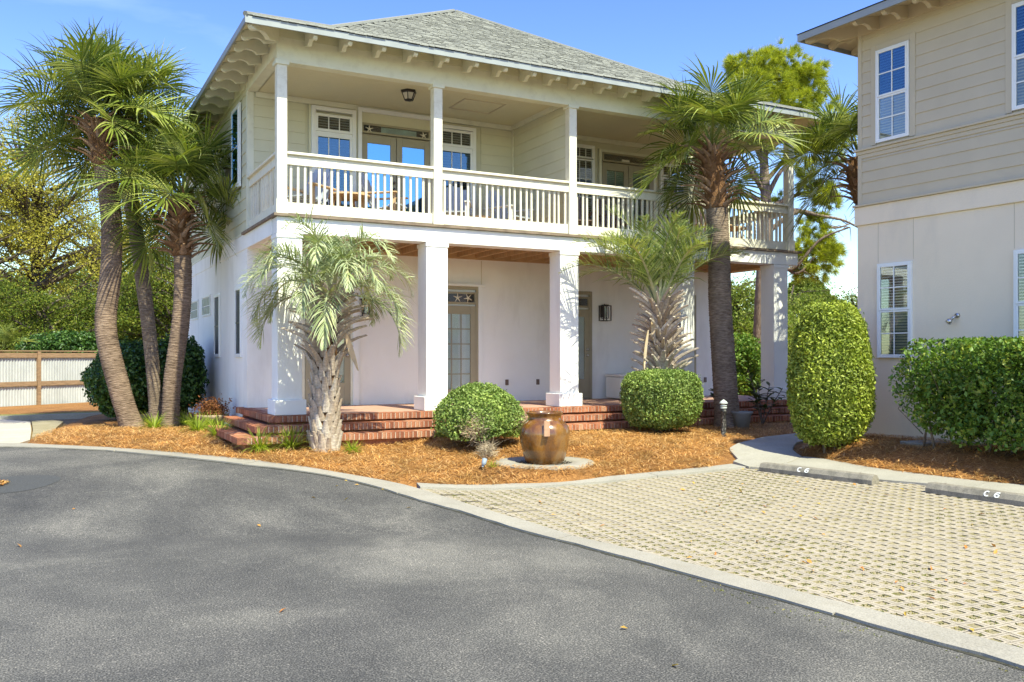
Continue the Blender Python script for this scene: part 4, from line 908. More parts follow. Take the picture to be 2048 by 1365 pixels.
m = MB(**FR); m.box(.025, .10, -.04, .026, 4.18, 4.96); m.box(.025, .10, -.04, .026, 5.097, 7.0); m.build('corner_board', M['siding_r'], nb)
m = MB(**FR); m.box(-.05, LEN, -.04, .070, 4.167, 4.20); m.build('ledge_moulding', M['siding_r'], nb, bevel=.004)
m = MB(**FR); m.box(-.025, LEN, -.04, .070, 5.065, 5.10); m.box(-.008, LEN, -.035, .042, 5.01, 5.064); m.box(.025, LEN, -.035, .027, 4.945, 5.009); m.build('ledge_moulding', M['siding_r'], nb, bevel=.004)
m = MB(**FR); m.box(.025, LEN, -.025, .030, 6.94, 7.15); m.build('frieze_board', M['siding_r'], nb)
o_ = .664; ze = 7.07
m = MB(**FR); m.box(-o_, LEN, o_-.03, o_, ze-.11, ze); m.box(-o_, -o_+.03, -8, o_-.031, ze-.11, ze); m.build('fascia', M['fascia'], nb)
m = MB(**FR); m.add([(-o_+.02, o_-.03, ze-.045), (LEN, o_-.03, ze-.045), (LEN, 0, ze+.09), (0, 0, ze+.09)], [(0, 1, 2, 3)]); m.add([(-o_+.02, o_-.03, ze-.045), (0, 0, ze+.09), (0, -8, ze+.09), (-o_+.02, -8, ze-.045)], [(0, 1, 2, 3)]); m.build('soffit', M['siding_r'], nb)
m = MB(**FR); m.add([(-o_-.02, o_+.02, ze+.01), (LEN, o_+.02, ze+.01), (LEN, -4, ze+1.9), (4, -4, ze+1.9), (-o_-.02, -8.6, ze+.01), (LEN, -8.6, ze+.01)], [(0, 1, 2, 3), (0, 3, 4), (4, 3, 2, 5)]); m.build('roof', M['shingle'], nb)
sc_ = [(p[0]*1.05, (p[1]-6.96)*.9+ze) for p in tp]
tn = MB(U=DD, W=NN); tn.extr(sc_, -.034, .034); tnm = tn.mesh('rafter_tail', M['siding_r']); u = .40
while u < 9: q = MB(**FR).T((u, 0, 0)); inst('rafter_tail', tnm, nb, q); u += .52
te = MB(U=NN, W=(-DD[0], -DD[1], 0)); te.extr(sc_, -.034, .034); tem = te.mesh('rafter_tail', M['siding_r'])
for w__ in (-.04, -.62, -1.2, -1.75): inst('rafter_tail', tem, nb, MB(**FR).T((0, w__, 0)))
td = MB(U=tuple((Vector(DD)+Vector(NN)).normalized()), W=tuple((Vector(NN)-Vector(DD)).normalized())); td.extr([(p[0]*1.38, p[1]) for p in sc_], -.04, .04); inst('rafter_tail', td.mesh('rafter_tail', M['siding_r']), nb, C0)
def dh_window(u0, u1, z0, z1, sur, mid, upper_blue):
    w_ = wroot('window', nb)
    if sur: trimset(FR, w_, u0-.01, u1+.01, z0-.02, z1+.01, .095, .03, M['siding_r'], 'surround')
    trimset(FR, w_, u0+.025, u1-.025, z0, z1-.025, .03, .05, M['white'], 'casing', True)
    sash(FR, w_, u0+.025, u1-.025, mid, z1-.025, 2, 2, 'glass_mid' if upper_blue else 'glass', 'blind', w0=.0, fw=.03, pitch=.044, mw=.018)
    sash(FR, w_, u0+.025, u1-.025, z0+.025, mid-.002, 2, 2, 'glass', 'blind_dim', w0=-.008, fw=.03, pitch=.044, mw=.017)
dh_window(.38, .963, 5.14, 6.605, True, 5.86, True); dh_window(2.575, 3.17, 5.14, 6.605, True, 5.86, True)
dh_window(.407, 1.005, 1.717, 3.203, False, 2.465, False); dh_window(2.60, 3.195, 1.717, 3.203, False, 2.465, False)
m = MB(**FR)
for u in (.39, 1.017, 2.58, 3.21): m.box(u, u+.007, -.01, .003, 3.236, 3.865)
tag(m.build('control_joint', M['siding_r'], nb), kind='stuff')
# security spotlight on its wall
sp = empty('wall_spotlight', MB(**FR).T((1.745, 0, 2.34))); tag(sp, 'small chrome floodlight on the beige stucco wall above the hedge', 'floodlight')
m = MB(U=DD, W=NN); m.tube([(0, 0, 0), (0, .03, 0)], [.038, .034], 12); m.build('wall_plate', M['nickel'], sp, True)
m = MB(U=DD, W=NN); m.tube([(0, .03, 0), (-.015, .07, -.025), (-.04, .10, -.06)], [.018, .016, .02], 8); m.build('arm', M['nickel'], sp, True)
m = MB(U=DD, W=NN); m.tube([(-.035, .09, -.05), (-.05, .11, -.075), (-.07, .135, -.11)], [.02, .04, .043], 12); m.build('lamp_head', M['nickel'], sp, True)
# ------------------------------------------------------------------ palms
def fan_frond(elev, seed, R_=.95, Lp=.85, n=44, droop=1.0):
    """costapalmate leaf growing along +X from the origin, elevation in radians; returns V, F, material index"""
    r = np.random.RandomState(seed); V_ = []; F_ = []; mi = []
    def put(vs, fs, m):
        k = len(V_); V_.extend(vs); F_.extend([[i+k for i in f] for f in fs]); mi.extend([m]*len(fs))
    # stalk then costa, bending down along its length
    pos = np.array([0., 0, 0]); e = elev; P = [pos.copy()]; E_ = [e]; steps = 10; Lt = Lp+.42*R_
    for k in range(steps):
        e -= droop*(.045+.13*(k/steps)**1.5)*(math.cos(e)*.8+.35); pos = pos+np.array([math.cos(e), 0, math.sin(e)])*Lt/steps; P.append(pos.copy()); E_.append(e)
    P = np.array(P)
    for k in range(steps):
        w0 = .022*(1-k/steps*.75)+.004; w1 = .022*(1-(k+1)/steps*.75)+.004
        a, b_ = P[k], P[k+1]; up = np.array([-math.sin(E_[k]), 0, math.cos(E_[k])])
        put([a+[0, -w0, 0], a+up*w0*.6, a+[0, w0, 0], b_+[0, -w1, 0], b_+up*w1*.6, b_+[0, w1, 0]], [(0, 1, 4, 3), (1, 2, 5, 4), (2, 0, 3, 5)], 1)
    k0 = int(steps*Lp/Lt); roll = r.normal(0, .10)
    for i in range(n):
        q = -1+2*(i+.5)/n; s = abs(q); along = (1-s)**1.1                         # middle segments leave from the costa's end
        f = k0+(steps-k0)*along; ka = min(int(f), steps-1); p0 = P[ka]+(P[ka+1]-P[ka])*(f-ka); e0 = E_[ka]
        ph = np.sign(q)*(s**.85)*math.radians(150)
        ax = np.array([math.cos(e0), 0, math.sin(e0)]); up = np.array([-math.sin(e0), 0, math.cos(e0)])
        side = np.array([0, 1., 0])
        dirv = ax*math.cos(ph)+side*math.sin(ph)+up*(.32*math.sin(min(s*2, 1)*PI/2)+roll*q); dirv /= np.linalg.norm(dirv)
        nrm = np.cross(dirv, np.cross(up, dirv)); nrm /= np.linalg.norm(nrm)+1e-9; lat = np.cross(nrm, dirv)
        L_ = R_*(.98-.30*s**2)*r.uniform(.88, 1.06); rf = .40*L_
        pos = p0.copy(); d = dirv.copy(); m = 6; secs = [0, .18, .40, .62, .82, 1.0]; prev = 0; row = []
        limp = (r.uniform(.05, .9) if r.uniform() < .75 else r.uniform(1, 2.6))*droop; tw = r.normal(0, .15)
        for j, sc in enumerate(secs):
            if j:
                t = secs[j]; g_ = (max(0, t-.40)**1.3)*1.35*limp
                d = dirv+np.array([0, 0, -g_]); d += lat*tw*t*.5; d /= np.linalg.norm(d); pos = pos+d*L_*(t-prev); prev = t
            w = min(sc, .40)*L_*math.radians(300)/n/2*.86+.003 if sc <= .40 else (.40*L_*math.radians(300)/n/2*.86+.003)*(1-(sc-.40)/.60)**.8
            w = max(w, .001); n2 = np.cross(d, lat); n2 /= np.linalg.norm(n2)+1e-9
            row += [pos-lat*w, pos+n2*w*.55*(-1), pos+lat*w]
        fs = []
        for j in range(5): a = j*3; fs += [(a, a+1, a+4, a+3), (a+1, a+2, a+5, a+4)]
        put(row, fs, 0)
    return V_, F_, mi
def pinnate_frond(elev, seed, L_=1.9, n=62, curl=1.0, lf=.52, hang=.75):
    r = np.random.RandomState(seed); V_ = []; F_ = []; mi = []
    def put(vs, fs, m):
        k = len(V_); V_.extend(vs); F_.extend([[i+k for i in f] for f in fs]); mi.extend([m]*len(fs))
    pos = np.array([0., 0, 0]); e = elev; P = [pos.copy()]; E_ = [e]; steps = 22
    for k in range(steps):
        t = k/steps; e -= curl*(.03+.16*t**1.1)*(math.cos(e)*.7+.45); pos = pos+np.array([math.cos(e), 0, math.sin(e)])*L_/steps; P.append(pos.copy()); E_.append(e)
    P = np.array(P)
    for k in range(steps):
        w0 = .028*(1-k/steps)**.8+.004; w1 = .028*(1-(k+1)/steps)**.8+.004; a, b_ = P[k], P[k+1]; up = np.array([-math.sin(E_[k]), 0, math.cos(E_[k])])
        put([a+[0, -w0, 0], a+up*w0*.7, a+[0, w0, 0], b_+[0, -w1, 0], b_+up*w1*.7, b_+[0, w1, 0]], [(0, 1, 4, 3), (1, 2, 5, 4), (2, 0, 3, 5)], 1)
    for i in range(n):
        t = .20+.80*(i+.5)/n; f = t*steps; ka = min(int(f), steps-1); p0 = P[ka]+(P[ka+1]-P[ka])*(f-ka); e0 = E_[ka]
        ax = np.array([math.cos(e0), 0, math.sin(e0)]); up = np.array([-math.sin(e0), 0, math.cos(e0)])
        for sd in (-1, 1):
            Ln = lf*math.sin(PI*min(1, .18+t*.80))**.6*r.uniform(.85, 1.1)*(1-.45*max(0, t-.7)/.3); fw = math.radians(52-22*t)+r.normal(0, .06)
            d0 = ax*math.sin(PI/2-fw)*1.0+np.array([0, sd, 0])*math.sin(fw)*.9+up*(.42+r.normal(0, .28))+ax*r.normal(0, .12); d0 /= np.linalg.norm(d0)
            lat = np.cross(up, d0); lat /= np.linalg.norm(lat)+1e-9; pos = p0.copy(); row = []; prev = 0
            for j, sc in enumerate((0, .3, .65, 1.0)):
                d = d0+np.array([0, 0, -1.0])*(sc**1.5)*hang*curl*r.uniform(.5, 1.5); d /= np.linalg.norm(d); pos = pos+d*Ln*(sc-prev); prev = sc
                w = (.007, .0105, .008, .001)[j]; row += [pos-lat*w, pos+lat*w]
            put(row, [(0, 1, 3, 2), (2, 3, 5, 4), (4, 5, 7, 6)], 0)
    return V_, F_, mi
def poly_mesh(name, V_, F_, mi, mats, sm=False):
    me = bpy.data.meshes.new(name); me.from_pydata([tuple(v) for v in V_], [], F_)
    for m in mats: me.materials.append(m)
    me.polygons.foreach_set('material_index', mi)
    if sm: me.polygons.foreach_set('use_smooth', [True]*len(F_))
    return me
EL = [85, 68, 50, 32, 14, -6, -28]
FAN = {}
for k, e in enumerate(EL):
    FAN[e] = [poly_mesh('frond', *fan_frond(math.radians(e), 10*k+j, .95+.04*j, .78-.1*(e > 60)), [M['sabal_leaf'], M['sabal_stem']]) for j in range(2)]
def stub_mesh(name, L_, w, th_, mat, taper=.55, curve=.25, split=False, endc=None):
    """an old leaf base: a channelled, curved, tapering stub along +Z leaning to +X"""
    V_ = []; F_ = []; m = 5
    for j in range(m):
        t = j/(m-1); ww = w*(1-(1-taper)*t)*(.75+.25*math.cos(t*3)); x = curve*L_*t*t; z = L_*t; tt = th_*(1-.5*t)
        V_ += [(x-tt*.2, -ww/2, z), (x+tt*.7, -ww*.3, z), (x+tt, 0, z), (x+tt*.7, ww*.3, z), (x-tt*.2, ww/2, z), (x-tt*.45, 0, z)]
    for j in range(m-1):
        for k in range(6): F_.append((j*6+k, j*6+(k+1) % 6, (j+1)*6+(k+1) % 6, (j+1)*6+k))
    F_.append(tuple((m-1)*6+k for k in range(6)))
    me = bpy.data.meshes.new(name); me.from_pydata(V_, [], F_); me.materials.append(mat); me.update(); return me
def curve_pts(P, n):
    P = [Vector(p) for p in P]; out = []
    for i in range(n+1):
        t = i/n*(len(P)-1); k = min(int(t), len(P)-2); u = t-k; p0 = P[max(k-1, 0)]; p1 = P[k]; p2 = P[k+1]; p3 = P[min(k+2, len(P)-1)]
        out.append(.5*((2*p1)+(-p0+p2)*u+(2*p0-5*p1+4*p2-p3)*u*u+(-p0+3*p1-3*p2+p3)*u*u*u))
    return out
def ringed_trunk(root, path, r0, r1, mat, ring=.038, amp=.085, flare=.25, n=20, name='trunk'):
    L_ = sum((Vector(b_)-Vector(a)).length for a, b_ in zip(path[:-1], path[1:])); m = int(L_/ring)*3; pts = curve_pts(path, m); V_ = []
    for i, p in enumerate(pts):
        t = i/m; rr = r0+(r1-r0)*t+flare*r0*max(0, 1-t*9)**2; sw = (.0, 1.0, .35)[i % 3]
        d = (pts[min(i+1, m)]-pts[max(i-1, 0)]).normalized(); a = Vector((1, 0, 0)); a = (a-d*a.dot(d)).normalized(); b_ = d.cross(a)
        jz = noise.noise(Vector((i*.37, 0, r0*50)))*.5
        for k in range(n):
            an = 2*PI*k/n; nn = noise.noise(Vector((math.cos(an)*1.5, math.sin(an)*1.5, i*.25)))
            V_.append(p+(a*math.cos(an)+b_*math.sin(an))*rr*(1+amp*sw*(.55+.45*nn)+.05*jz+.03*noise.noise(Vector((math.cos(an), math.sin(an), t*6)))) + d*nn*.010)
    i = np.arange(m)[:, None]*n; k = np.arange(n)[None]; k2 = (k+1) % n
    F_ = np.stack([i+k, i+k2, i+n+k2, i+n+k], -1).reshape(-1, 4)
    o = bpy.data.objects.new(name, np_mesh(name, np.array([tuple(v) for v in V_]), F_, mat, True)); col.objects.link(o); o.parent = root; return pts
boots_s = [stub_mesh('leaf_base', L_, w, .035, M['boot_brown'], .45, c) for L_, w, c in ((.30, .10, .3), (.38, .09, .5), (.24, .12, .2))]
boots_p = [stub_mesh('leaf_base', L_, w, .045, M['boot_grey'], tp_, c) for L_, w, c, tp_ in ((.28, .15, .12, .62), (.36, .10, .3, .5), (.25, .17, .05, .78), (.44, .075, .35, .45))]
fib = MB()
def sabal(base_p, path, r0, r1, label, seed, nf=36, scale=1.0, boots=60, boot_len=.9, mat='sabal_bark', bias=None, cat='palm tree', grp='cabbage palms', skirt=None, xsc=1, top_only=False, az_skip=None):
    rr = random.Random(seed); root = empty('palm_tree', base_p); tag(root, label, cat, grp); B0 = Vector(base_p); rel = [Vector(p)-B0 for p in path]
    pts = ringed_trunk(root, rel, r0, r1, M[mat]); top = pts[-1]; L_ = (pts[-1]-pts[0]).length
    # leaf-base boots under the crown
    if boots:
        nb_ = len(pts); span = boot_len/L_
        m = MB(); k0 = int(nb_*(1-span)); m.tube(pts[k0::6]+[top+Vector((0, 0, .25))], [r1*1.12]*(len(pts[k0::6]))+[r1*.6], 12); m.build('fibre_sheath', M['fibre'], root, True)
        for k in range(boots):
            t = (k+.5)/boots; p = pts[min(nb_-1, int(nb_*(1-span*(1-t))))]+Vector((0, 0, .18*t)); az = k*2.39996+rr.uniform(-.2, .2); lean = .55+.35*rr.random()+.15*(1-t)
            q = p+Vector((math.cos(az), math.sin(az), 0))*(r1*1.0); o = inst('leaf_base', boots_s[k % 3], root, q, (0, 0, 0), rr.uniform(.75, 1.25))
            o.rotation_euler = (Matrix.Rotation(az+rr.uniform(-.25, .25), 3, 'Z') @ Matrix.Rotation(lean, 3, 'Y') @ Matrix.Rotation(rr.uniform(-.3, .3), 3, 'Z')).to_euler()
    for k in range(nf):
        t = (k+.5)/nf; e = EL[min(6, int(t*7*1.0))] if not top_only else EL[min(5, int(t*5))]
        az = k*2.39996+seed; c = top+Vector((0, 0, .42-.34*t)); s = scale*rr.uniform(.86, 1.12)*(.85 if e == 85 else 1)
        if e <= 32 and math.cos(az-(-PI/2-YAW)) > (.25 if e < 0 else .55 if e < 20 else .8) and (e < 0 or rr.random() < .75): continue
        o = inst('frond', rr.choice(FAN[e]), root, c+Vector((math.cos(az), math.sin(az), 0))*r1*.5, (0, 0, 0), s)
        o.rotation_euler = (Matrix.Rotation(az, 3, 'Z') @ Matrix.Rotation(rr.uniform(-.18, .18), 3, 'Y') @ Matrix.Rotation(rr.uniform(-.7, .7), 3, 'X')).to_euler()
    return root
dA, dB, dC = 17.7, 18.8, 17.9
def gp(x, y, dep): p = at(x, y, dep); return Vector((p.x, p.y, H(p.x, p.y)-.05))
pa = [gp(266, 872, dA)]+[at(x, y, d) for x, y, d in ((240, 780, dA), (212, 660, dA), (222, 540, dA+.1), (222, 430, dA+.1), (205, 310, dA+.1), (196, 262, dA+.1))]
sabal(pa[0], pa, .205, .185, 'tall leaning cabbage palm, leftmost of the three beside the house', 3, 44, 1.0, 60, 1.25)
pb = [gp(314, 850, dB)]+[at(x, y, d) for x, y, d in ((306, 740, dB), (293, 620, dB), (277, 500, dB), (262, 400, dB), (254, 300, dB), (252, 258, dB))]
sabal(pb[0], pb, .135, .155, 'grey trunked cabbage palm in the middle of the three beside the house', 17, 42, 1.0, 50, .9, 'sabal_bark_g')
pc = [gp(341, 866, dC)]+[at(x, y, d) for x, y, d in ((345, 760, dC), (362, 640, dC), (366, 540, dC), (360, 460, dC), (364, 420, dC))]
sabal(pc[0], pc, .17, .165, 'shorter cabbage palm with brown boots, nearest the house wall on the left', 29, 42, .96, 96, 1.5)
dS = 17.2
ps = [gp(1457, 857, dS)]+[at(x, y, dS) for x, y in ((1448, 740), (1440, 600), (1438, 500), (1432, 400), (1424, 318))]
sabal(ps[0], ps, .235, .185, 'cabbage palm with straight grey trunk in front of the right porch columns', 41, 32, .88, 74, 1.25, 'sabal_bark_g')
pt = [gp(1752, 790, 18.3)]+[at(x, y, 18.3) for x, y in ((1752, 600), (1742, 450), (1716, 340))]
sabal(pt[0], pt, .22, .22, 'cabbage palm half hidden behind the corner of the neighbouring house', 53, 28, .92, 60, 1.1)
# small palm at the far left edge
pf = [at(3, 822, 30)]+[at(x, y, 30) for x, y in ((3, 760), (6, 715))]; pf[0].z = .2
sabal(pf[0], pf, .10, .10, 'small palm with pale trunk in front of the tin fence at left edge', 61, 16, .62, 0, .4, 'sabal_bark_g')
# pindo palms
PIN1 = {e: [poly_mesh('frond', *pinnate_frond(math.radians(e), 100+e+j, 1.85, 48, 1.08, .62, .95), [M['pindo_leaf'], M['pindo_stem']]) for j in range(2)] for e in (84, 70, 54, 36, 14)}
PIN2 = {e: [poly_mesh('frond', *pinnate_frond(math.radians(e), 200+e+j, 2.1, 46, .60, .60), [M['pindo_leaf2'], M['pindo_stem']]) for j in range(2)] for e in (84, 74, 62, 50)}
def pindo(base_p, path, r0, r1, label, fronds, PIN, boots, seed, z_split, bulge, scale=1):
    rr = random.Random(seed); root = empty('palm_tree', base_p); tag(root, label, 'palm tree', 'pindo palms'); B0 = Vector(base_p); pts = curve_pts([Vector(p)-B0 for p in path], 40)
    m = MB(); m.tube(pts, [r0+(r1-r0)*i/40 for i in range(41)], 16); m.build('trunk', M['fibre'], root, True); top = pts[-1]
    for k in range(boots):
        t = (k+.5)/boots; p = pts[int(t*40)]; az = k*2.39996+rr.uniform(-.12, .12); rad = (r0+(r1-r0)*t)*.92
        o_ = inst('leaf_base', boots_p[rr.choice((0, 2)) if t < z_split else rr.choice((1, 3, 0))], root, p+Vector((math.cos(az), math.sin(az), 0))*rad)
        lean = (.16+.10*rr.random()) if t < z_split else (.28+bulge*math.sin(PI*min(1, (t-z_split)/(1-z_split)*.85))+.2*rr.random()); s = rr.uniform(.85, 1.15)*(1.0 if t < z_split else 1.15)
        o_.scale = (s, s*1.1, s); o_.rotation_euler = (Matrix.Rotation(az+rr.uniform(-.12, .12), 3, 'Z') @ Matrix.Rotation(lean, 3, 'Y')).to_euler()
    for az, e in fronds:
        o_ = inst('frond', rr.choice(PIN[e]), root, top+Vector((math.cos(az), math.sin(az), 0))*r1*.3-Vector((0, 0, .05)), (0, 0, 0), scale*rr.uniform(.9, 1.08))
        o_.rotation_euler = (Matrix.Rotation(az, 3, 'Z') @ Matrix.Rotation(rr.uniform(-.08, .08), 3, 'Y') @ Matrix.Rotation(rr.uniform(-.25, .25), 3, 'X')).to_euler()
    return root, top
d1_ = 13.75
p1 = [gp(650, 905, d1_)]+[at(x, y, d1_) for x, y in ((650, 840), (652, 740), (655, 650), (662, 588))]
RZ = -YAW     # image right in world azimuth
F1_ = [(RZ+a, e) for a, e in ((.1, 54), (.5, 36), (-.35, 36), (-.1, 14), (.9, 70), (PI+.15, 54), (PI-.3, 36), (PI+.5, 54), (PI-.1, 14), (1.5, 70), (2.1, 54), (-1.2, 54), (-1.75, 36), (-2.2, 54), (-.8, 54), (0, 84), (2.2, 84), (4, 84), (-1.5, 70), (3.4, 70), (-.5, 70), (1.2, 36), (2.6, 36), (-1.45, 14))]
rootP1, topP1 = pindo(p1[0], p1, .19, .15, 'pindo palm with drooping blue green fronds in front of the left column', F1_, PIN1, 165, 5, .50, .50, .90)
d2_ = 16.6
p2 = [gp(1322, 862, d2_)]+[at(x, y, d2_) for x, y in ((1322, 800), (1325, 730), (1322, 660), (1318, 612))]
F2_ = [(RZ+a, e) for a, e in ((.05, 62), (-.5, 62), (.6, 62), (PI, 62), (PI-.5, 50), (PI+.4, 62), (1.4, 62), (2.2, 74), (-1.3, 62), (-2.1, 62), (0.3, 74), (3.5, 74), (5, 74), (1, 84), (3, 84), (4.6, 84), (PI+.1, 50), (-1.0, 74), (-1.7, 74))]
rootP2, topP2 = pindo(p2[0], p2, .17, .12, 'pindo palm with bushy grey stubs behind the drum shaped shrub', F2_, PIN2, 210, 8, .22, .34, .98)
# hanging dead spathes
def spathe(root, p, L_, label_rot):
    m = MB(); n = 7; pts = []
    for k in range(n): t = k/(n-1); w__ = .045*math.sin(PI*min(1, t*.9+.1))+.003; pts.append((t, w__))
    V_ = []; 
    for t, w__ in pts: V_ += [(-w__, .02*math.sin(t*3), -L_*t), (0, .03+.02*math.sin(t*3), -L_*t), (w__, .02*math.sin(t*3), -L_*t)]
    fs = []
    for k in range(n-1): a = k*3; fs += [(a, a+1, a+4, a+3), (a+1, a+2, a+5, a+4)]
    m.add(V_, fs); o_ = m.build('dead_spathe', M['dead_leaf'], root, True); o_.location = p; o_.rotation_euler = label_rot
spathe(rootP1, at(692, 668, d1_-.25)-p1[0], .62, (.1, -.42, .2)); spathe(rootP2, at(1305, 632, d2_-.3)-p2[0], .55, (.05, -.15, 0)); spathe(rootP2, at(1297, 660, d2_-.32)-p2[0], .78, (0, .18, .4))
# ------------------------------------------------------------------ shrubs
def foliage_obj(name, V_, F_, mat, parent, stuff=False):
    o = bpy.data.objects.new(name, np_mesh(name, V_, F_, mat)); col.objects.link(o); o.parent = parent; return o
def clipped(root_p, label, cat, shape, n, ln, wd, mat, seed, depth=.10, stems=7, stem_top=.4, core=.86, clip=None, twigs=0, lump=.06, grp=None):
    """a clipped shrub: leaves packed in a shell over a shaped core. shape(dir)->radius vector"""
    r = np.random.RandomState(seed); root = empty('shrub', root_p); tag(root, label, cat, grp)
    D = r.normal(size=(n, 3)); D /= np.linalg.norm(D, axis=1, keepdims=True)
    P, N = shape(D)
    nz_ = np.array([noise.fractal(Vector(tuple(p*2.6)), .9, 2, 3) for p in P]); t = 1-np.abs(r.normal(0, depth, n))*.9+nz_*lump+r.normal(0, .014, n)+(r.uniform(size=n) < .035)*r.uniform(0, .07, n)
    c = np.array([0, 0, P[:, 2].mean()]); Q = c+(P-c)*t[:, None]
    if clip is not None: k = clip(Q, r); Q = Q[k]; N = N[k]
    V_, F_ = leaf_cards(Q, ln, wd, seed+1, N, .75, .15); foliage_obj('foliage', V_, F_, mat, root)
    # shaded woody core
    u = np.linspace(0, 2*PI, 33)[:-1]; w_ = np.linspace(-.92, 1, 18)*PI/2; U_, W_ = np.meshgrid(u, w_); DD_ = np.stack([np.cos(W_)*np.cos(U_), np.cos(W_)*np.sin(U_), np.sin(W_)], -1).reshape(-1, 3)
    Pc, _ = shape(DD_); Pc = c+(Pc-c)*core; i = np.arange(17)[:, None]*32; k = np.arange(32)[None]; F2 = np.stack([i+k, i+(k+1) % 32, i+32+(k+1) % 32, i+32+k], -1).reshape(-1, 4)
    foliage_obj('inner_growth', Pc, F2, mat, root)
    rr = random.Random(seed)
    for s in range(stems):
        a = 2*PI*s/stems+rr.uniform(-.3, .3); q = rr.uniform(.05, .16); m = MB(); q2 = rr.uniform(.25, .5)*stem_top*1.4
        m.tube([(q*math.cos(a), q*math.sin(a), -.12), (q*1.3*math.cos(a+.2), q*1.3*math.sin(a+.2), .15), (q2*math.cos(a), q2*math.sin(a), stem_top+.15)], [.018, .015, .009], 6); m.build('stem', M['twig'], root)
    return root
def ell(rx, ry, rz, cz, p=1.0, flat=None):
    def f(D):
        E_ = D*[rx, ry, rz]; N = D/[rx, ry, rz]; N /= np.linalg.norm(N, axis=1, keepdims=True); P = E_+[0, 0, cz]
        if flat is not None: P[:, 2] = np.maximum(P[:, 2], flat+.06*np.sin(D[:, 0]*5+D[:, 1]*7))
        return P, N
    return f
def superq(rx, ry, rz, cz, e1=.5, taper=0):
    def f(D):
        h = np.hypot(D[:, 0], D[:, 1])+1e-9; cz_ = np.sign(D[:, 2])*np.abs(D[:, 2])**e1; ch = h**e1; q = (ch**(2)+np.abs(cz_)**2); 
        s = (h**(2/e1)+np.abs(D[:, 2])**(2/e1))**(-e1/2)
        P = D*s[:, None]; tz = 1+taper*P[:, 2]; P = P*[rx, ry, rz]; P[:, 0] *= tz; P[:, 1] *= tz
        N = np.stack([D[:, 0]/rx, D[:, 1]/ry, D[:, 2]/rz], 1); g = np.abs(P[:, 2]/rz)**6; N[:, 2] *= (1+6*g); N /= np.linalg.norm(N, axis=1, keepdims=True)
        return P+[0, 0, cz], N
    return f
bx, by = 6.17, 12.85; bz0 = H(bx, by)
hole = lambda Q, r: ~(((noise_arr(Q*3.0) > .12) & (Q[:, 2] < .42) & (r.uniform(size=len(Q)) < .8)))
def noise_arr(Q): return np.array([noise.noise(Vector(tuple(q))) for q in Q])
s1 = clipped((bx, by, bz0), 'dome shaped clipped shrub on bare stems left of the urn', 'shrub', ell(.74, .70, .62, .36, flat=.20), 24000, .042, .027, M['box_leaf'], 11, .13, 12, .3, .72, hole)
r = np.random.RandomState(12)
def twigball(root, c, rx, rz, n, mat, seed, L_=.16, w_=.0035, name='dead_twigs'):
    r = np.random.RandomState(seed); P = r.normal(size=(n, 3))*[rx, rx, rz]*.45+c; d = r.normal(size=(n, 3)); d[:, 2] = np.abs(d[:, 2])*.6; d /= np.linalg.norm(d, axis=1, keepdims=True); l = r.uniform(.4, 1, (n, 1))*L_
    s = np.cross(d, r.normal(size=(n, 3))); s /= np.linalg.norm(s, axis=1, keepdims=True); V_ = np.stack([P-s*w_, P+s*w_, P+d*l], 1).reshape(-1, 3); F_ = np.arange(3*n).reshape(-1, 3)
    foliage_obj(name, V_, F_, mat, root)
cd = -CF*.0
twigball(s1, np.array([-.32, -.50, .30]), .20, .22, 900, M['dead_twig'], 31); twigball(s1, np.array([.52, -.36, .36]), .22, .14, 800, M['dead_twig'], 32); twigball(s1, np.array([0, 0, .18]), .55, .2, 900, M['twig'], 33, .2, .004)
dm_ = empty('dead_shrub', (5.92, 12.05, H(5.92, 12.05))); tag(dm_, 'small clump of bare pale twigs in front of the dome shaped shrub', 'dead shrub'); twigball(dm_, np.array([0, 0, .10]), .14, .13, 700, M['dead_twig'], 34, .16, .0035, 'twigs')
dx, dy = 9.90, 13.02; dz0 = H(dx, dy)
clipped((dx, dy, dz0), 'flat topped drum shaped clipped shrub between urn and lamp post', 'shrub', superq(.72, .70, .52, .60, .55, .05), 30000, .042, .027, M['box_leaf'], 21, .10, 8, .2, .78)
cx_, cy_ = 10.60, 9.76; cz0 = .37
def egg(D):
    P = D*[.62, .60, 1.09]+[0, 0, 1.10]; t = (P[:, 2]-.03)/2.18; s = 1.04-.34*np.clip(t-.32, 0, 1)**1.3; s = s*(1-.10*np.clip(.16-t, 0, 1)/.16); h = np.hypot(D[:, 0], D[:, 1])+1e-6; k = h**(-.58); P[:, 0] *= s*k; P[:, 1] *= s*k
    N = D/[.8, .78, 1.6]; N /= np.linalg.norm(N, axis=1, keepdims=True); return P, N
clipped((cx_, cy_, cz0), 'tall egg shaped clipped evergreen shrub at the corner of the neighbouring house', 'shrub', egg, 34000, .062, .026, M['cone_leaf'], 41, .12, 6, .2, .76, lump=.055)
# dark camellia mass behind the left palms
q_ = at(258, 850, 20.2); g1 = H(q_.x, q_.y)
clipped((q_.x, q_.y, g1), 'dark rounded camellia shrub behind the three cabbage palms', 'shrub', ell(.92, 1.0, .86, .92), 15000, .085, .05, M['camellia'], 51, .16, 6, .3, .78, lump=.15)
q_ = at(352, 850, 19.8); g1 = H(q_.x, q_.y)
clipped((q_.x, q_.y, g1), 'looser dark glossy shrub against the side wall of the house', 'shrub', ell(.62, 1.1, .88, .98), 12000, .09, .05, M['camellia'], 55, .22, 6, .3, .62, lump=.26)
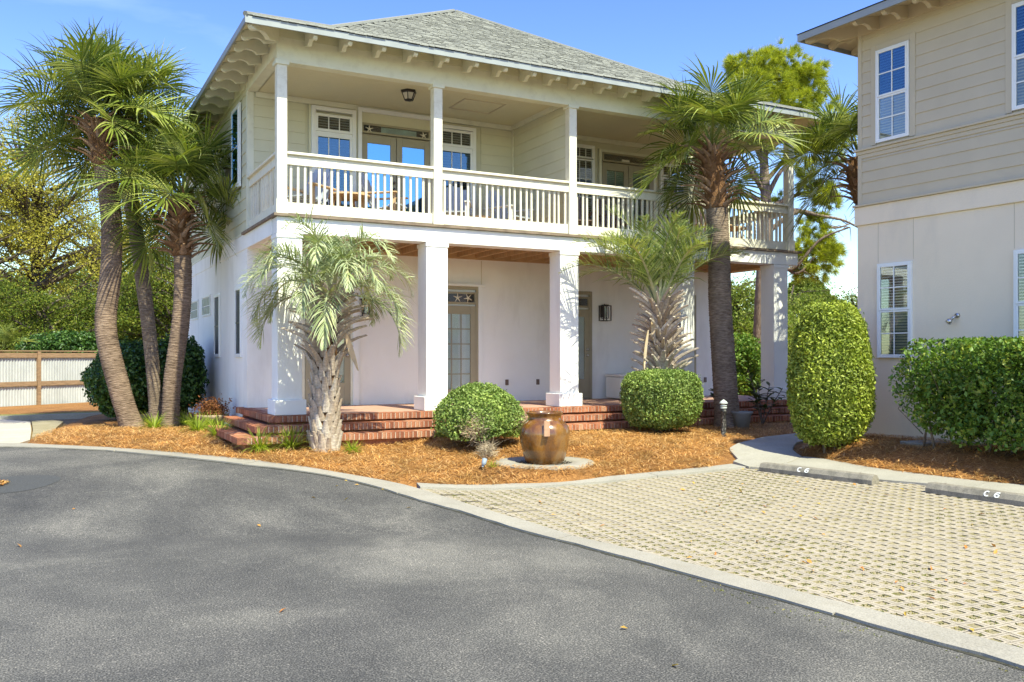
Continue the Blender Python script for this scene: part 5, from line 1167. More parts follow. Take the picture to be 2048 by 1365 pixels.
# open hedge of larger leaves against the neighbouring house
hd = empty('hedge', (10.95, 6.0, 0)); tag(hd, 'loose glossy leaved hedge in front of the neighbouring house', 'hedge')
r = np.random.RandomState(61); n = 64000; P = np.stack([r.uniform(-.62, .52, n), r.uniform(-2.6, 2.72, n), r.uniform(.50, 1.98, n)], 1)
nn = np.array([noise.fractal(Vector(tuple(p*2.3)), .9, 2, 3) for p in P])
edge = np.minimum.reduce([(P[:, 0]+.62)/.4, (.52-P[:, 0])/.4, (2.50-P[:, 1])/.4, (1.98-P[:, 2])/.3, np.full(n, 2.)]); low = np.clip((P[:, 2]-.55)/.75, 0, 1)
keep = (r.uniform(size=n) < np.where(edge < 1.2, 1, .4)) & (nn+.62*low+.12*np.clip(edge, 0, 1) > .06) & (nn > -.42+.25*(1-np.clip(edge, 0, 1))*(P[:, 2] > .8)) & (P[:, 2] > .58+.28*np.clip((P[:, 1]-1.6)/1.1, 0, 1)) & (P[:, 1] < 2.50-.4*np.abs(P[:, 2]-1.45)+.15*nn)
P = P[keep]; V_, F_ = leaf_cards(P, .068, .040, 62, None, 0, .35); foliage_obj('foliage', V_, F_, M['hedge_leaf'], hd)
rr = random.Random(6)
for s in range(18):
    x = rr.uniform(-.22, .25); y = -2.4+s*.28; m = MB(); zz = H(10.95+x, 6+y)-.05
    m.tube([(x, y, zz), (x+rr.uniform(-.06, .06), y+rr.uniform(-.1, .1), .75), (x+rr.uniform(-.22, .22), y+rr.uniform(-.25, .25), 1.2), (x+rr.uniform(-.35, .3), y+rr.uniform(-.3, .3), 1.75)], [.018, .015, .010, .004], 6); m.build('stem', M['twig'], hd)
    for b_ in range(4):
        m = MB(); a0 = Vector((x, y, rr.uniform(.6, .9))); m.tube([a0, a0+Vector((rr.uniform(-.3, .3), rr.uniform(-.3, .3), .35)), a0+Vector((rr.uniform(-.5, .4), rr.uniform(-.5, .5), .8))], [.008, .006, .003], 5); m.build('branch', M['twig'], hd)
# shrub and magnolia on the right of the porch
def loose(root_p, label, rx, ry, rz, cz, n, ln, wd, mat, seed, thr=-.1, cat='shrub', grp=None, stem=True, nm='shrub'):
    r = np.random.RandomState(seed); root = empty(nm, root_p); tag(root, label, cat, grp); D = r.normal(size=(n, 3)); D /= np.linalg.norm(D, axis=1, keepdims=True); P = D*(r.uniform(0.15, 1, (n, 1))**.5)
    nn = np.array([noise.fractal(Vector(tuple(p*2.0+seed)), .9, 2, 3) for p in P]); P = P[nn > thr-.25*(1-np.linalg.norm(P, axis=1))]; Q = P*[rx, ry, rz]+[0, 0, cz]
    V_, F_ = leaf_cards(Q, ln, wd, seed+1, None, 0, .3); foliage_obj('foliage', V_, F_, mat, root)
    if stem:
        rr = random.Random(seed)
        for s in range(5): m = MB(); a = rr.uniform(0, 6.28); m.tube([(.08*math.cos(a), .08*math.sin(a), -.1), (rx*.3*math.cos(a), ry*.3*math.sin(a), cz*.8), (rx*.6*math.cos(a), ry*.6*math.sin(a), cz+rz*.5)], [.03*rz, .022*rz, .008], 6); m.build('stem', M['twig'], root)
    return root
q_ = at(1478, 800, 24); loose((q_.x, q_.y, .3), 'round glossy shrub with reddish new leaves behind the right end of the porch', .85, .85, .95, 1.15, 9000, .10, .055, M['hedge_leaf'], 71, -.3)
def bigleaf(root_p, label, n, H_, mat, seed, L_=.22, w_=.09, spread=.35):
    rr = random.Random(seed); root = empty('plant', root_p); tag(root, label, 'plant'); lm = MB(); V_ = []
    for k in range(5): t = k/4; ww = w_/2*math.sin(PI*(t*.9+.05))**.8; V_ += [(-ww, L_*t, .02*t-.05*t*t), (0, L_*t, -.012+.02*t-.05*t*t), (ww, L_*t, .02*t-.05*t*t)]
    fs = []
    for k in range(4): a = k*3; fs += [(a, a+1, a+4, a+3), (a+1, a+2, a+5, a+4)]
    lm.add(V_, fs); lme = lm.mesh('leaf', mat, True)
    for s in range(max(2, n//14)):
        a = rr.uniform(0, 6.28); tip = Vector((math.cos(a)*spread*rr.uniform(.2, 1), math.sin(a)*spread*rr.uniform(.2, 1), H_*rr.uniform(.6, 1))); m = MB(); m.tube([(0, 0, 0), tip*.5+Vector((0, 0, .05)), tip], [.014, .01, .006], 6); m.build('stem', M['twig'], root)
        for k in range(14):
            t = .35+.65*k/14; p = tip*t; az = k*2.4+rr.uniform(-.3, .3); o_ = inst('leaf', lme, root, p, (0, 0, 0), rr.uniform(.7, 1.15)); o_.rotation_euler = (Matrix.Rotation(az, 3, 'Z') @ Matrix.Rotation(rr.uniform(-.1, .8), 3, 'X')).to_euler()
bigleaf((12.62, 13.35, H(12.62, 13.35)), 'young magnolia with large dark leaves right of the straight palm trunk', 84, 1.15, M['magnolia'], 73, .22, .085, .42)
q_ = at(1428, 800, 18.2); bigleaf((q_.x, q_.y, .78), 'small big leaved plant standing on the terrace left of the straight palm trunk', 28, .42, M['magnolia'], 74, .2, .08, .2)
# grassy clumps round the steps
gi = 0
def clump(x, y, label, n=170, R_=.22, H_=.26, seed=0):
    r = np.random.RandomState(seed); root = empty('grass_clump', (x, y, H(x, y)-.01)); tag(root, label, 'grass clump', 'lilyturf clumps beside the steps'); a = r.uniform(0, 2*PI, n); lean = r.uniform(.35, 1.5, n); L_ = r.uniform(.6, 1.2, n)*H_*1.5; rb = r.uniform(0, .05, n); w_ = .0055
    row = []
    for j, t in enumerate((0, .35, .7, 1)):
        el = PI/2-lean*(t*1.25); rad = rb+L_*t*np.sin(lean*.7+lean*t*.5); z = L_*t*np.cos(lean*.55*(1+t)); ww = w_*(1, .95, .7, .1)[j]
        c = np.stack([np.cos(a)*rad, np.sin(a)*rad, np.maximum(z, .0)], 1); s = np.stack([-np.sin(a), np.cos(a), 0*a], 1)*ww; row += [c-s, c+s]
    V_ = np.stack(row, 1).reshape(-1, 3); i = np.arange(n)[:, None]*8; F_ = np.concatenate([i+[0, 1, 3, 2], i+[2, 3, 5, 4], i+[4, 5, 7, 6]], 1).reshape(-1, 4)
    foliage_obj('blades', V_, F_, M['grass'], root)
for k, (px_, py_, dd_, lab, n, s) in enumerate(((520, 905, 13.6, 'bright lilyturf clump at the front corner of the lowest brick step', 260, 1.0), (582, 900, 13.7, 'lilyturf clump in the strip of shade left of the drooping pindo palm', 260, 1.05), (438, 890, 15.2, 'lilyturf clump left of the brick step corner', 220, 1.0),
        (705, 893, 13.7, 'small lilyturf clump right of the drooping pindo palm', 120, .6), (308, 876, 17.2, 'lilyturf clump between the bases of two leaning palms', 200, 1.0), (395, 880, 16.4, 'sparse lilyturf clump right of the nearest cabbage palm', 180, 1.0), (372, 862, 18.0, 'lilyturf clump behind the nearest cabbage palm trunk', 160, 1.0), (985, 955, 12.6, 'tiny green weed beside the ground spotlight', 40, .28), (420, 862, 17.0, 'lilyturf clump close to the left end of the middle brick step', 170, .95))):
    p = at(px_, py_, dd_); clump(p.x, p.y, lab, n, .22*s, .27*s, 80+k)
# ferns by the side wall
def fern(p, label, seed, s=1.0):
    rr = random.Random(seed); root = empty('fern', p); tag(root, label, 'fern')
    for k in range(8):
        az = k*.8+rr.uniform(-.2, .2); V_ = []; F_ = []; L_ = .5*s*rr.uniform(.7, 1.1); m = 14
        for j in range(m):
            t = j/m; e = 1.1-1.2*t; x = L_*t*.8; z = L_*(t*.75-t*t*.5); w_ = .11*s*math.sin(PI*(t*.85+.12))
            for sd in (-1, 1):
                b_ = len(V_); V_ += [(x, 0, z), (x+.012, sd*w_*.5, z+.012), (x+.03*s, sd*w_, z-.01), (x+.03*s, 0, z)]; F_.append((b_, b_+1, b_+2, b_+3))
        me = bpy.data.meshes.new('frond'); me.from_pydata(V_, [], F_); me.materials.append(M['grass']); o_ = inst('frond', me, root, (0, 0, 0), (0, 0, az))
p = at(412, 848, 17.6); fern((p.x, p.y, H(p.x, p.y)), 'bright green fern beside the side wall near the clay bowl', 5, 1.1)
p = at(388, 855, 18.2); fern((p.x, p.y, H(p.x, p.y)), 'yellow green fern between the nearest palm and the wall', 6, .9)
# ------------------------------------------------------------------ trees
def tube_tree(root, name, segs, mat):
    m = MB()
    for P, R_ in segs: m.tube(P, R_, 8)
    return m.build(name, mat, root, True)
def broad_tree(p, label, Ht, rx, nclump, nleaf, ln, wd, mat, bk, seed, zc=.62, rz=.42, clump=.55, grp=None, cat='tree', thick=.25, sparse=0, base_h=.15):
    """trunk, limbs reaching to every leaf clump, leaves scattered round the limb ends"""
    rr = random.Random(seed); r = np.random.RandomState(seed); root = empty('tree', p); tag(root, label, cat, grp); tk = thick
    tr = [Vector((0, 0, -.2)), Vector((rr.uniform(-.2, .2), rr.uniform(-.2, .2), Ht*.2)), Vector((rr.uniform(-.4, .4), rr.uniform(-.4, .4), Ht*.42)), Vector((rr.uniform(-.6, .6), rr.uniform(-.5, .5), Ht*.62)), Vector((rr.uniform(-.7, .7), 0, Ht*.85))]
    tp_ = curve_pts(tr, 20); m = MB(); m.tube(tp_, [tk*(1-i/21)**.8+.02 for i in range(21)], 9); m.build('trunk', bk, root, True)
    C_ = []; lim = MB(); tw = MB()
    for k in range(nclump):
        while True:
            d = Vector((rr.gauss(0, 1), rr.gauss(0, 1), rr.gauss(0, 1))).normalized()*(rr.random()**.4)
            c = Vector((d.x*rx, d.y*rx, Ht*zc+d.z*Ht*rz))
            if c.z > Ht*base_h: break
        C_.append(c)
    for k, c in enumerate(C_):
        i0 = min(18, max(3, int(20*min(.85, max(.15, (c.z-.35*math.hypot(c.x, c.y))/Ht))/.85))); a = tp_[i0]; mid = a.lerp(c, .55)+Vector((rr.uniform(-.3, .3), rr.uniform(-.3, .3), rr.uniform(-.1, .35)))
        big = k % 3 == 0; pts = curve_pts([a, mid, c], 6); (lim if big else tw).tube(pts, [(.10 if big else .045)*tk/.25*(1-q/7)+.008 for q in range(7)], 6)
        for s in range(4):
            e = c+Vector((rr.gauss(0, .6), rr.gauss(0, .6), rr.gauss(.1, .4)))*clump*1.3; tw.tube([pts[4], pts[4].lerp(e, .6)+Vector((0, 0, .1)), e], [.014, .010, .004], 4)
    lim.build('limbs', bk, root, True); tw.build('branches', bk, root)
    Cn = np.array([tuple(c) for c in C_]); id_ = r.randint(0, nclump, nleaf); q = r.normal(size=(nleaf, 3))*[1, 1, .62]; q *= clump*.62*r.uniform(.6, 1.3, nclump)[id_][:, None]; P = Cn[id_]+q
    V_, F_ = leaf_cards(P, ln, wd, seed+1, None, 0, .3); foliage_obj('crown', V_, F_, mat, root); return root
def wp(x, dep, z=.15): q = at(x, HOR, dep); return (q.x, q.y, z)
G_ = 'trees beyond the tin fence'
broad_tree(wp(60, 44), 'sparse oak with yellow green young leaves left of the cabbage palms', 14.2, 5.2, 170, 30000, .12, .07, M['oak_leaf'], M['oak_bark'], 5, .60, .42, .8, G_, thick=.34)
broad_tree(wp(-95, 40), 'oak at the left edge of the picture with bare dark limbs', 12.8, 3.8, 100, 18000, .12, .07, M['oak_leaf'], M['oak_bark'], 8, .62, .38, .8, G_, thick=.30)
broad_tree(wp(225, 50), 'open crowned oak seen between the leaning palm trunks', 12.6, 3.8, 100, 18000, .12, .07, M['oak_leaf'], M['oak_bark'], 9, .58, .40, .85, G_, thick=.28)
broad_tree(wp(120, 36), 'feathery green cedar right behind the tin fence', 5.0, 2.6, 60, 30000, .11, .05, M['cedar'], M['oak_bark'], 12, .42, .42, .65, G_, thick=.16, base_h=.05)
broad_tree(wp(-10, 35.5), 'bushy yellow green cedar behind the small pale trunked palm', 5.4, 2.3, 55, 20000, .11, .05, M['cedar'], M['oak_bark'], 13, .42, .42, .6, G_, thick=.16, base_h=.05)
broad_tree(wp(232, 37.5), 'cedar showing between the leaning palm trunks', 5.2, 2.3, 60, 28000, .11, .05, M['cedar'], M['oak_bark'], 14, .40, .44, .6, G_, thick=.16, base_h=.04)
broad_tree(wp(335, 35), 'dense green cedar beside the left wall of the house', 7.0, 1.9, 70, 30000, .11, .05, M['cedar'], M['oak_bark'], 15, .42, .46, .6, G_, thick=.18, base_h=.03)
q_ = wp(140, 33.6); loose((q_[0], q_[1], .2), 'dark ivy like bush rising just above the tin fence', 1.9, .7, .75, 1.75, 12000, .12, .07, M['camellia'], 91, -.3)
for k, (x, d, h_, rx_, lab) in enumerate(((30, 62, 9.5, 6.5, 'far woodland tree behind the oaks at left'), (210, 66, 10.5, 7, 'far woodland tree filling the gap between oaks'), (370, 60, 9, 5.5, 'far woodland tree beside the house roof'), (-160, 58, 9, 6, 'far woodland tree at the extreme left'))):
    broad_tree(wp(x, d), lab, h_, rx_, 90, 30000, .22, .12, M['bush'], M['oak_bark'], 100+k, .42, .44, 1.3, 'far woodland trees', thick=.3, base_h=.02)
# right: woods seen through the porch and beside the neighbouring house
for k, (x, d, h_, rx_, lab, mt) in enumerate(((1482, 38, 5.6, 2.2, 'yellow green tree seen through the right end of the porch', 'bush'), (1570, 46, 6.2, 2.6, 'tree behind the last porch column', 'bush'), (1640, 58, 5.6, 3.0, 'low woodland tree between the two houses', 'bush'), (1700, 50, 5.4, 2.6, 'low tree against the corner of the neighbouring house', 'cedar'), (1420, 45, 5.4, 2.5, 'tree hidden behind the porch wall', 'bush'), (1600, 70, 5.2, 5, 'far low woods between the two houses', 'bush'))):
    broad_tree(wp(x, d), lab, h_, rx_, 70, 22000, .13, .07, M[mt], M['oak_bark'], 120+k, .46, .46, .7, 'woods behind the two houses', thick=.18, base_h=.02)
def umbrella(p, label, Ht, rx, seed):
    rr = random.Random(seed); r = np.random.RandomState(seed); root = empty('tree', p); tag(root, label, 'tree'); m = MB(); m.tube([(0, 0, 0), (.2, 0, Ht*.5), (0, 0, Ht*.85)], [.2, .16, .1], 8); m.build('trunk', M['pine_bark'], root, True)
    n = 30000; a = r.uniform(0, 2*PI, n); q = np.sqrt(r.uniform(0, 1, n)); lay = r.randint(0, 4, n); z = Ht*(.78+.07*lay)+(1-q**2)*Ht*.06+r.normal(0, .10, n); rad = rx*(1-.17*lay)
    P = np.stack([np.cos(a)*q*rad, np.sin(a)*q*rad, z], 1); V_, F_ = leaf_cards(P, .14, .06, seed, None, 0, .8); foliage_obj('crown', V_, F_, M['cedar'], root)
umbrella(wp(1612, 62), 'flat topped layered tree beyond the last porch column', 6.5, 2.4, 141)
# pine
def needle_tufts(P, n, L_, w_, rs, D=None):
    r = np.random.RandomState(rs); m = len(P)*n; P = np.repeat(P, n, 0); d = r.normal(size=(m, 3)); 
    if D is not None: d = d*.62+np.repeat(D, n, 0)
    d[:, 2] += .25; d /= np.linalg.norm(d, axis=1, keepdims=True); l = r.uniform(.7, 1.15, (m, 1))*L_; s = np.cross(d, r.normal(size=(m, 3))); s /= np.linalg.norm(s, axis=1, keepdims=True)
    b_ = P+r.normal(size=(m, 3))*.03; V_ = np.stack([b_-s*w_, b_+s*w_, b_+d*l-np.array([0, 0, .04])], 1).reshape(-1, 3); return V_, np.arange(3*m).reshape(-1, 3)
dP = 27.0; pr_ = at(1520, 770, dP); pr_.z = .3; pine = empty('pine_tree', pr_); tag(pine, 'tall pine with long needles behind the right end of the house', 'pine tree'); rr = random.Random(77)
T_ = [Vector((0, 0, -.2))]+[at(x, y, dP)-pr_ for x, y in ((1522, 660), (1526, 540), (1532, 430), (1528, 330), (1524, 240), (1530, 170))]; tpn = curve_pts(T_, 40); m = MB(); m.tube(tpn, [.25*(1-i/44)**.75+.01 for i in range(41)], 12); m.build('trunk', M['pine_bark'], pine, True)
LIM = [[(1530, 365), (1560, 330), (1590, 290), (1640, 250)], [(1532, 400), (1560, 345), (1600, 310), (1660, 285)], [(1532, 420), (1580, 395), (1640, 380), (1720, 368)], [(1535, 440), (1590, 420), (1660, 455), (1700, 448)], [(1525, 380), (1500, 340), (1470, 300), (1440, 250)], [(1520, 400), (1480, 385), (1450, 370), (1420, 340)],
       [(1530, 470), (1590, 425), (1640, 432), (1690, 442), (1740, 470)], [(1534, 500), (1580, 540), (1640, 480), (1700, 455)], [(1528, 330), (1510, 290), (1500, 240), (1470, 200)], [(1528, 320), (1550, 260), (1580, 210), (1610, 170)], [(1526, 300), (1530, 240), (1520, 180), (1500, 150)], [(1528, 310), (1560, 280), (1600, 230), (1650, 200)], [(1534, 505), (1570, 535), (1600, 545), (1640, 500)]]
for L0 in LIM:
    dz = rr.uniform(-1, 1); P_ = [at(x, y, dP+dz*i*.3)-pr_ for i, (x, y) in enumerate(L0)]; m = MB(); c_ = curve_pts(P_, 14); m.tube(c_, [.075*(1-i/16)+.008 for i in range(15)], 7); m.build('limb', M['pine_bark'], pine, True)
    for s in range(10):
        a = c_[rr.randint(5, 14)]; m = MB(); e = a+Vector((rr.uniform(-.5, .5), rr.uniform(-.5, .5), rr.uniform(-.4, .35))); m.tube([a, a.lerp(e, .5)+Vector((0, 0, .08)), e], [.014, .010, .004], 4); m.build('twig', M['pine_bark'], pine)
def blobs(spec):
    out = []; dd = []
    for x, y, rpx, n, dz in spec:
        c = at(x, y, dP+dz)-pr_; R_ = rpx/FOC*dP
        for k in range(n):
            d = Vector((rr.gauss(0, 1), rr.gauss(0, 1), rr.gauss(0, .8))).normalized(); q = rr.random()**.4; out.append(c+d*R_*q); dd.append(d*.9)
    return np.array([tuple(v) for v in out]), np.array([tuple(v) for v in dd])
SP = [(1500, 165, 58, 60, 0), (1560, 140, 52, 60, .3), (1530, 205, 62, 60, -.4), (1600, 190, 55, 60, .2), (1640, 240, 50, 50, 0), (1585, 250, 60, 50, -.4), (1480, 215, 45, 40, .3), (1535, 125, 32, 30, 0), (1620, 145, 30, 30, .2), (1665, 290, 36, 30, .1), (1610, 300, 46, 36, 0), (1480, 130, 26, 20, .1),
      (1640, 520, 40, 34, -.2), (1615, 500, 36, 28, 0), (1660, 495, 26, 16, .2), (1600, 535, 26, 16, 0), (1640, 385, 30, 16, .1), (1655, 410, 24, 14, .2), (1620, 365, 24, 12, 0), (1635, 435, 16, 8, .1), (1650, 465, 16, 8, .1), (1600, 455, 14, 6, 0), (1620, 470, 14, 6, .1), (1500, 350, 14, 6, .5), (1470, 375, 12, 5, .5), (1560, 400, 12, 6, .4)]
SP = [(a, b_, c*1.05, int(n*1.7), d) for a, b_, c, n, d in SP]; P_, D_ = blobs(SP); V_, F_ = needle_tufts(P_, 95, .25, .0065, 78, D_); foliage_obj('needles', V_, F_, M['pine_needles'], pine)
# ------------------------------------------------------------------ fence of corrugated sheet between timber rails
fn = empty('fence'); tag(fn, 'corrugated tin fence framed with brown timber posts and rails at left', 'fence')
FO = Vector((-.13, 30.64, 0)); FU = Vector((.815, .580, 0)).normalized(); FWd = Vector((.580, -.815, 0)).normalized()
FD = dict(o=FO, U=FU, W=FWd); zg = .22; us = [-6.6, -4.4, -2.2, 0, 2.12, 4.25, 6.4]
for a, b_ in zip(us[:-1], us[1:]):
    V_ = []; n = int((b_-a)/.0225); fr_ = MB(**FD)
    for k in range(n+1):
        u = a+(b_-a)*k/n; w_ = .016*math.cos(k*PI/2.0)
        for z in (zg-.05, zg+1.62): V_.append(tuple(fr_.T((u, w_, z))))
    F_ = [(2*k, 2*k+2, 2*k+3, 2*k+1) for k in range(n)]
    o_ = bpy.data.objects.new('tin_sheet', np_mesh('tin_sheet', V_, F_, M['tin'], True)); col.objects.link(o_); o_.parent = fn
    for z0, z1, w1 in ((zg+1.47, zg+1.62, .05), (zg+.62, zg+.76, .05)):
        m = MB(**FD); m.box(a+.055, b_-.055, .02, .06, z0, z1); m.build('rail', M['wood_l'], fn, bevel=.004)
    m = MB(**FD); m.box(a+.005, b_-.005, -.05, .085, zg+1.655, zg+1.69); m.build('cap_board', M['wood_l'], fn, bevel=.004)
for u in us: m = MB(**FD); m.box(u-.05, u+.05, .0, .10, zg-.1, zg+1.65); m.build('post', M['wood_l'], fn, bevel=.005)
# ------------------------------------------------------------------ wheel stops
def stencil(size=.078, st=.017):
    """flat stencilled C and 6, drawn as bands"""
    V_ = []; F_ = []
    def band_(pts, w=st):
        n0 = len(V_)
        for i, p in enumerate(pts):
            a = pts[max(i-1, 0)]; b_ = pts[min(i+1, len(pts)-1)]; t = math.hypot(b_[0]-a[0], b_[1]-a[1]) or 1; nx, ny = -(b_[1]-a[1])/t*w/2, (b_[0]-a[0])/t*w/2
            V_.extend([(p[0]+nx, p[1]+ny, 0), (p[0]-nx, p[1]-ny, 0)])
        for i in range(len(pts)-1): k = n0+2*i; F_.append((k, k+1, k+3, k+2))
    R = size/2; arc = lambda cx, cy, rx, ry, a0, a1, n=14: [(cx+rx*math.cos(math.radians(a0+(a1-a0)*i/n)), cy+ry*math.sin(math.radians(a0+(a1-a0)*i/n))) for i in range(n+1)]
    band_(arc(-.060, 0, R*.72, R, 48, 312)); band_(arc(.052, -R*.40, R*.62, R*.58, 0, 350, 18)); band_(arc(.064, -.002, R*.92, R, 62, 178)[:])
    return V_, F_
def wheel_stop(p0, p1, ln, label, tpos, seed):
    p0 = Vector(p0); p1 = Vector(p1); u = (p1-p0).normalized(); u = Vector((u.x, u.y, (bz(*(p0+u)[:2])-bz(*p0[:2])))).normalized(); nrm = Vector((-u.y, u.x, 0)).normalized()
    o0 = Vector((p0.x, p0.y, bz(p0.x, p0.y)+.004)); g = empty('wheel_stop', o0); tag(g, label, 'wheel stop', 'concrete wheel stops on the paved pad')
    m = MB(U=u, W=nrm); rr = random.Random(seed)
    prof = [(0, 0), (0, .052), (.035, .105), (.055, .118), (.115, .118), (.135, .105), (.17, .052), (.17, 0)]; k = 26; vs = []
    for i in range(k+1):
        t = i/k; e = min(t, 1-t)*ln; sh = 1 if e > .03 else .93
        for a, z in prof: vs.append((ln*t, .085+(a-.085)*sh+rr.gauss(0, .0012), z*(1 if e > .02 or z < .06 else .93)+rr.gauss(0, .0012)))
    n = 8; fs = [(i*n+q, i*n+(q+1) % n, (i+1)*n+(q+1) % n, (i+1)*n+q) for i in range(k) for q in range(n)]+[tuple(range(n)), tuple(k*n+q for q in range(n))]
    m.add(vs, fs); m.build('block', M['stop'], g)
    sv, sf = stencil(); me = bpy.data.meshes.new('lettering'); me.from_pydata(sv, [], sf); me.materials.append(M['stencil'])
    t_ = bpy.data.objects.new('lettering', me); col.objects.link(t_); t_.parent = g
    sl = Vector((0, 0, .053))+nrm*.035; sl.normalize(); nn_ = u.cross(sl).normalized()
    if nn_.z < 0: nn_ = -nn_
    ce = u*(ln*tpos)+nrm*.018+Vector((0, 0, .0785))+nn_*.008; R_ = Matrix((u, sl, nn_)).transposed(); t_.matrix_local = Matrix.Translation(ce) @ R_.to_4x4() @ Matrix.Diagonal((1.0, .72, 1, 1))
    for q in (.12, .88): m = MB(U=u, W=nrm); m.tube([(ln*q, .085, .10), (ln*q, .085, .122)], .012, 8); m.build('anchor_pin', M['bronze'], g)
wheel_stop((8.70, 9.27, 0), (8.93, 7.59, 0), 1.70, 'concrete wheel stop marked C 6 in full view, farther from the camera', .42, 1)
wheel_stop((8.98, 6.88, 0), (9.04, 5.2, 0), 1.70, 'mossier concrete wheel stop marked C 6, cut off by the right edge', .47, 2)
# ------------------------------------------------------------------ glazed urn on its concrete ring
ux, uy = 6.45, 11.25; uz = H(ux, uy)
g = MB(); g.lathe([(.62, -.2), (.72, -.02), (.74, .01), (.71, .032), (.43, .032), (.40, .005), (.0, .005)], (0, 0, 0), 40, lambda a, z: 1+.02*math.sin(3*a+1)); b0 = empty('stone_ring', (ux, uy, uz)); tag(b0, 'round concrete ring with gravel under the glazed urn', 'stone ring'); g.build('concrete_ring', M['concrete'], b0, True)
rr = random.Random(9); r = np.random.RandomState(9); n = 500; a = r.uniform(0, 2*PI, n); q = r.uniform(.22, .42, n); P = np.stack([np.cos(a)*q, np.sin(a)*q, np.full(n, .014)], 1); V_, F_ = leaf_cards(P, .03, .025, 9, None, 0, 1.5); foliage_obj('gravel', V_, F_, paint('dark wet gravel', (.10, .09, .075), .5, .4, 30), b0); b0.children[-1]['kind'] = 'stuff'
ur = empty('urn', (ux, uy, uz+.006)); tag(ur, 'large brown glazed pottery urn fountain on a concrete ring', 'urn')
prof = [(a*1.0, b*.89) for a, b in [(.0, .0), (.255, .0), (.272, .02), (.305, .11), (.335, .24), (.355, .38), (.362, .48), (.355, .56), (.332, .62), (.298, .665), (.265, .695), (.243, .72), (.236, .755), (.245, .79), (.262, .815), (.266, .832), (.255, .843), (.235, .838), (.222, .81), (.215, .74), (.21, .60), (.0, .58)]]
g = MB(); g.lathe(prof, (0, 0, 0), 56, lambda a, z: 1+.010*math.sin(2*a+z*3)+.006*math.sin(7*a)*(z < .6)); g.build('body', M['glaze'], ur, True)
ta = Vector((-.16, -.335, 0)); m = MB(o=(ta.x, ta.y, 0), U=Vector((.9, -.44, 0)), W=Vector((-.44, -.9, 0))); m.hexa([(-.042, .03, .42), (.042, .03, .42), (.042, .055, .42), (-.042, .055, .42), (-.040, -.035, .625), (.05, -.035, .625), (.05, .0, .64), (-.040, .0, .64)]); m.build('lug', M['cork'], ur, bevel=.008)
# ------------------------------------------------------------------ lamp bollard
bp = at(1447, 879, 15.6); bp.z = H(bp.x, bp.y)-.02; bo = empty('lamp_post', bp); tag(bo, 'chipped black bollard light with pale domed cap beside the path', 'bollard light')
g = MB(); g.lathe([(.052, -.1), (.052, .03), (.044, .05), (.043, .44), (.052, .45), (.052, .475), (.045, .485), (.046, .50)], n=16); g.build('shaft', M['bollard'], bo, True)
for z in (.51, .545): g = MB(); g.lathe([(.03, z-.002), (.060, z), (.062, z+.008), (.048, z+.02), (.03, z+.021)], n=16); g.build('louvre_ring', M['verdigris'], bo, True)
g = MB(); g.lathe([(.04, .50), (.04, .59)], n=12); g.build('lens', M['lamp_glass'], bo, True)
g = MB(); g.lathe([(.045, .585), (.073, .59), (.074, .603), (.055, .628), (.025, .650), (.010, .662), (.0, .664)], n=16); g.build('cap', M['verdigris'], bo, True)
# ground spotlight
q = at(965, 938, 12.55); q.z = H(q.x, q.y); sl_ = empty('garden_spotlight', q); tag(sl_, 'small blue grey garden spotlight on a stake in the pine straw', 'spotlight')
g = MB(); g.tube([(0, 0, -.05), (0, 0, .05)], .010, 8); g.build('stake', M['black'], sl_); g = MB(); g.tube([(0, 0, .04), tuple(CR*.025+Vector((0, .02, .075)))], .016, 8); g.build('knuckle', M['spot'], sl_)
g = MB(); c_ = [Vector((0, 0, .06))+CR*.01, Vector((0, .02, .09))+CR*.028, Vector((0, .05, .15))+CR*.055]; g.tube(c_, [.022, .034, .036], 14); g.build('lamp_head', M['spot'], sl_, True)
# square stone by the hedge
q = at(1848, 904, 12.9); g = MB(); g.hexa([(-.28, -.2, 0), (.28, -.22, 0), (.26, .2, 0), (-.27, .19, 0), (-.28, -.2, .04), (.28, -.22, .035), (.26, .2, .04), (-.27, .19, .045)]); o_ = g.build('stepping_stone', M['walk']); o_.location = (q.x, q.y, H(q.x, q.y)-.0); tag(o_, 'pale flat stone set in the straw under the hedge', 'stone')
# planters
q = at(425, 832, 17.4); q.z = H(q.x, q.y); pl = empty('planter', q); tag(pl, 'wide tan clay bowl planter against the side wall', 'planter'); g = MB(); g.lathe([(.12, -.03), (.16, .0), (.26, .16), (.30, .22), (.31, .26), (.29, .27), (.27, .22), (.0, .20)], n=28); g.build('bowl', M['terracotta'], pl, True)
rp = empty('plant', (q.x, q.y, q.z+.2)); tag(rp, 'withered russet plant growing in the tan clay bowl', 'plant'); twigball(rp, np.array([0, 0, .12]), .3, .2, 900, M['rust_leaf'], 66, .13, .006, 'stems'); P = r.normal(size=(900, 3))*[.14, .14, .10]+[0, 0, .16]; V_, F_ = leaf_cards(P, .06, .03, 67); foliage_obj('foliage', V_, F_, M['rust_leaf'], rp)
q = at(1484, 856, 16.9); q.z = H(q.x, q.y); pl = empty('planter', q); tag(pl, 'grey tapered planter beside the base of the straight palm', 'planter'); g = MB(); g.lathe([(.0, -.03), (.12, -.03), (.17, .26), (.20, .30), (.20, .33), (.175, .33), (.16, .28), (.0, .27)], n=24); g.build('pot', M['planter'], pl, True)
# deck box on the porch
db_ = empty('deck_box', (11.82, 16.55, ZT)); tag(db_, 'white resin deck box on the porch behind the drum shaped shrub', 'storage box')
m = MB(); m.box(-.58, .58, -.30, .30, .02, .50); m.build('body', M['cooler'], db_, bevel=.02); m = MB(); m.box(-.60, .60, -.33, .33, .505, .56); m.build('lid', M['cooler'], db_, bevel=.015)
for s in (-.35, .35): m = MB(); m.box(s-.04, s+.04, -.318, -.302, .40, .47); m.build('latch', M['verdigris'], db_)
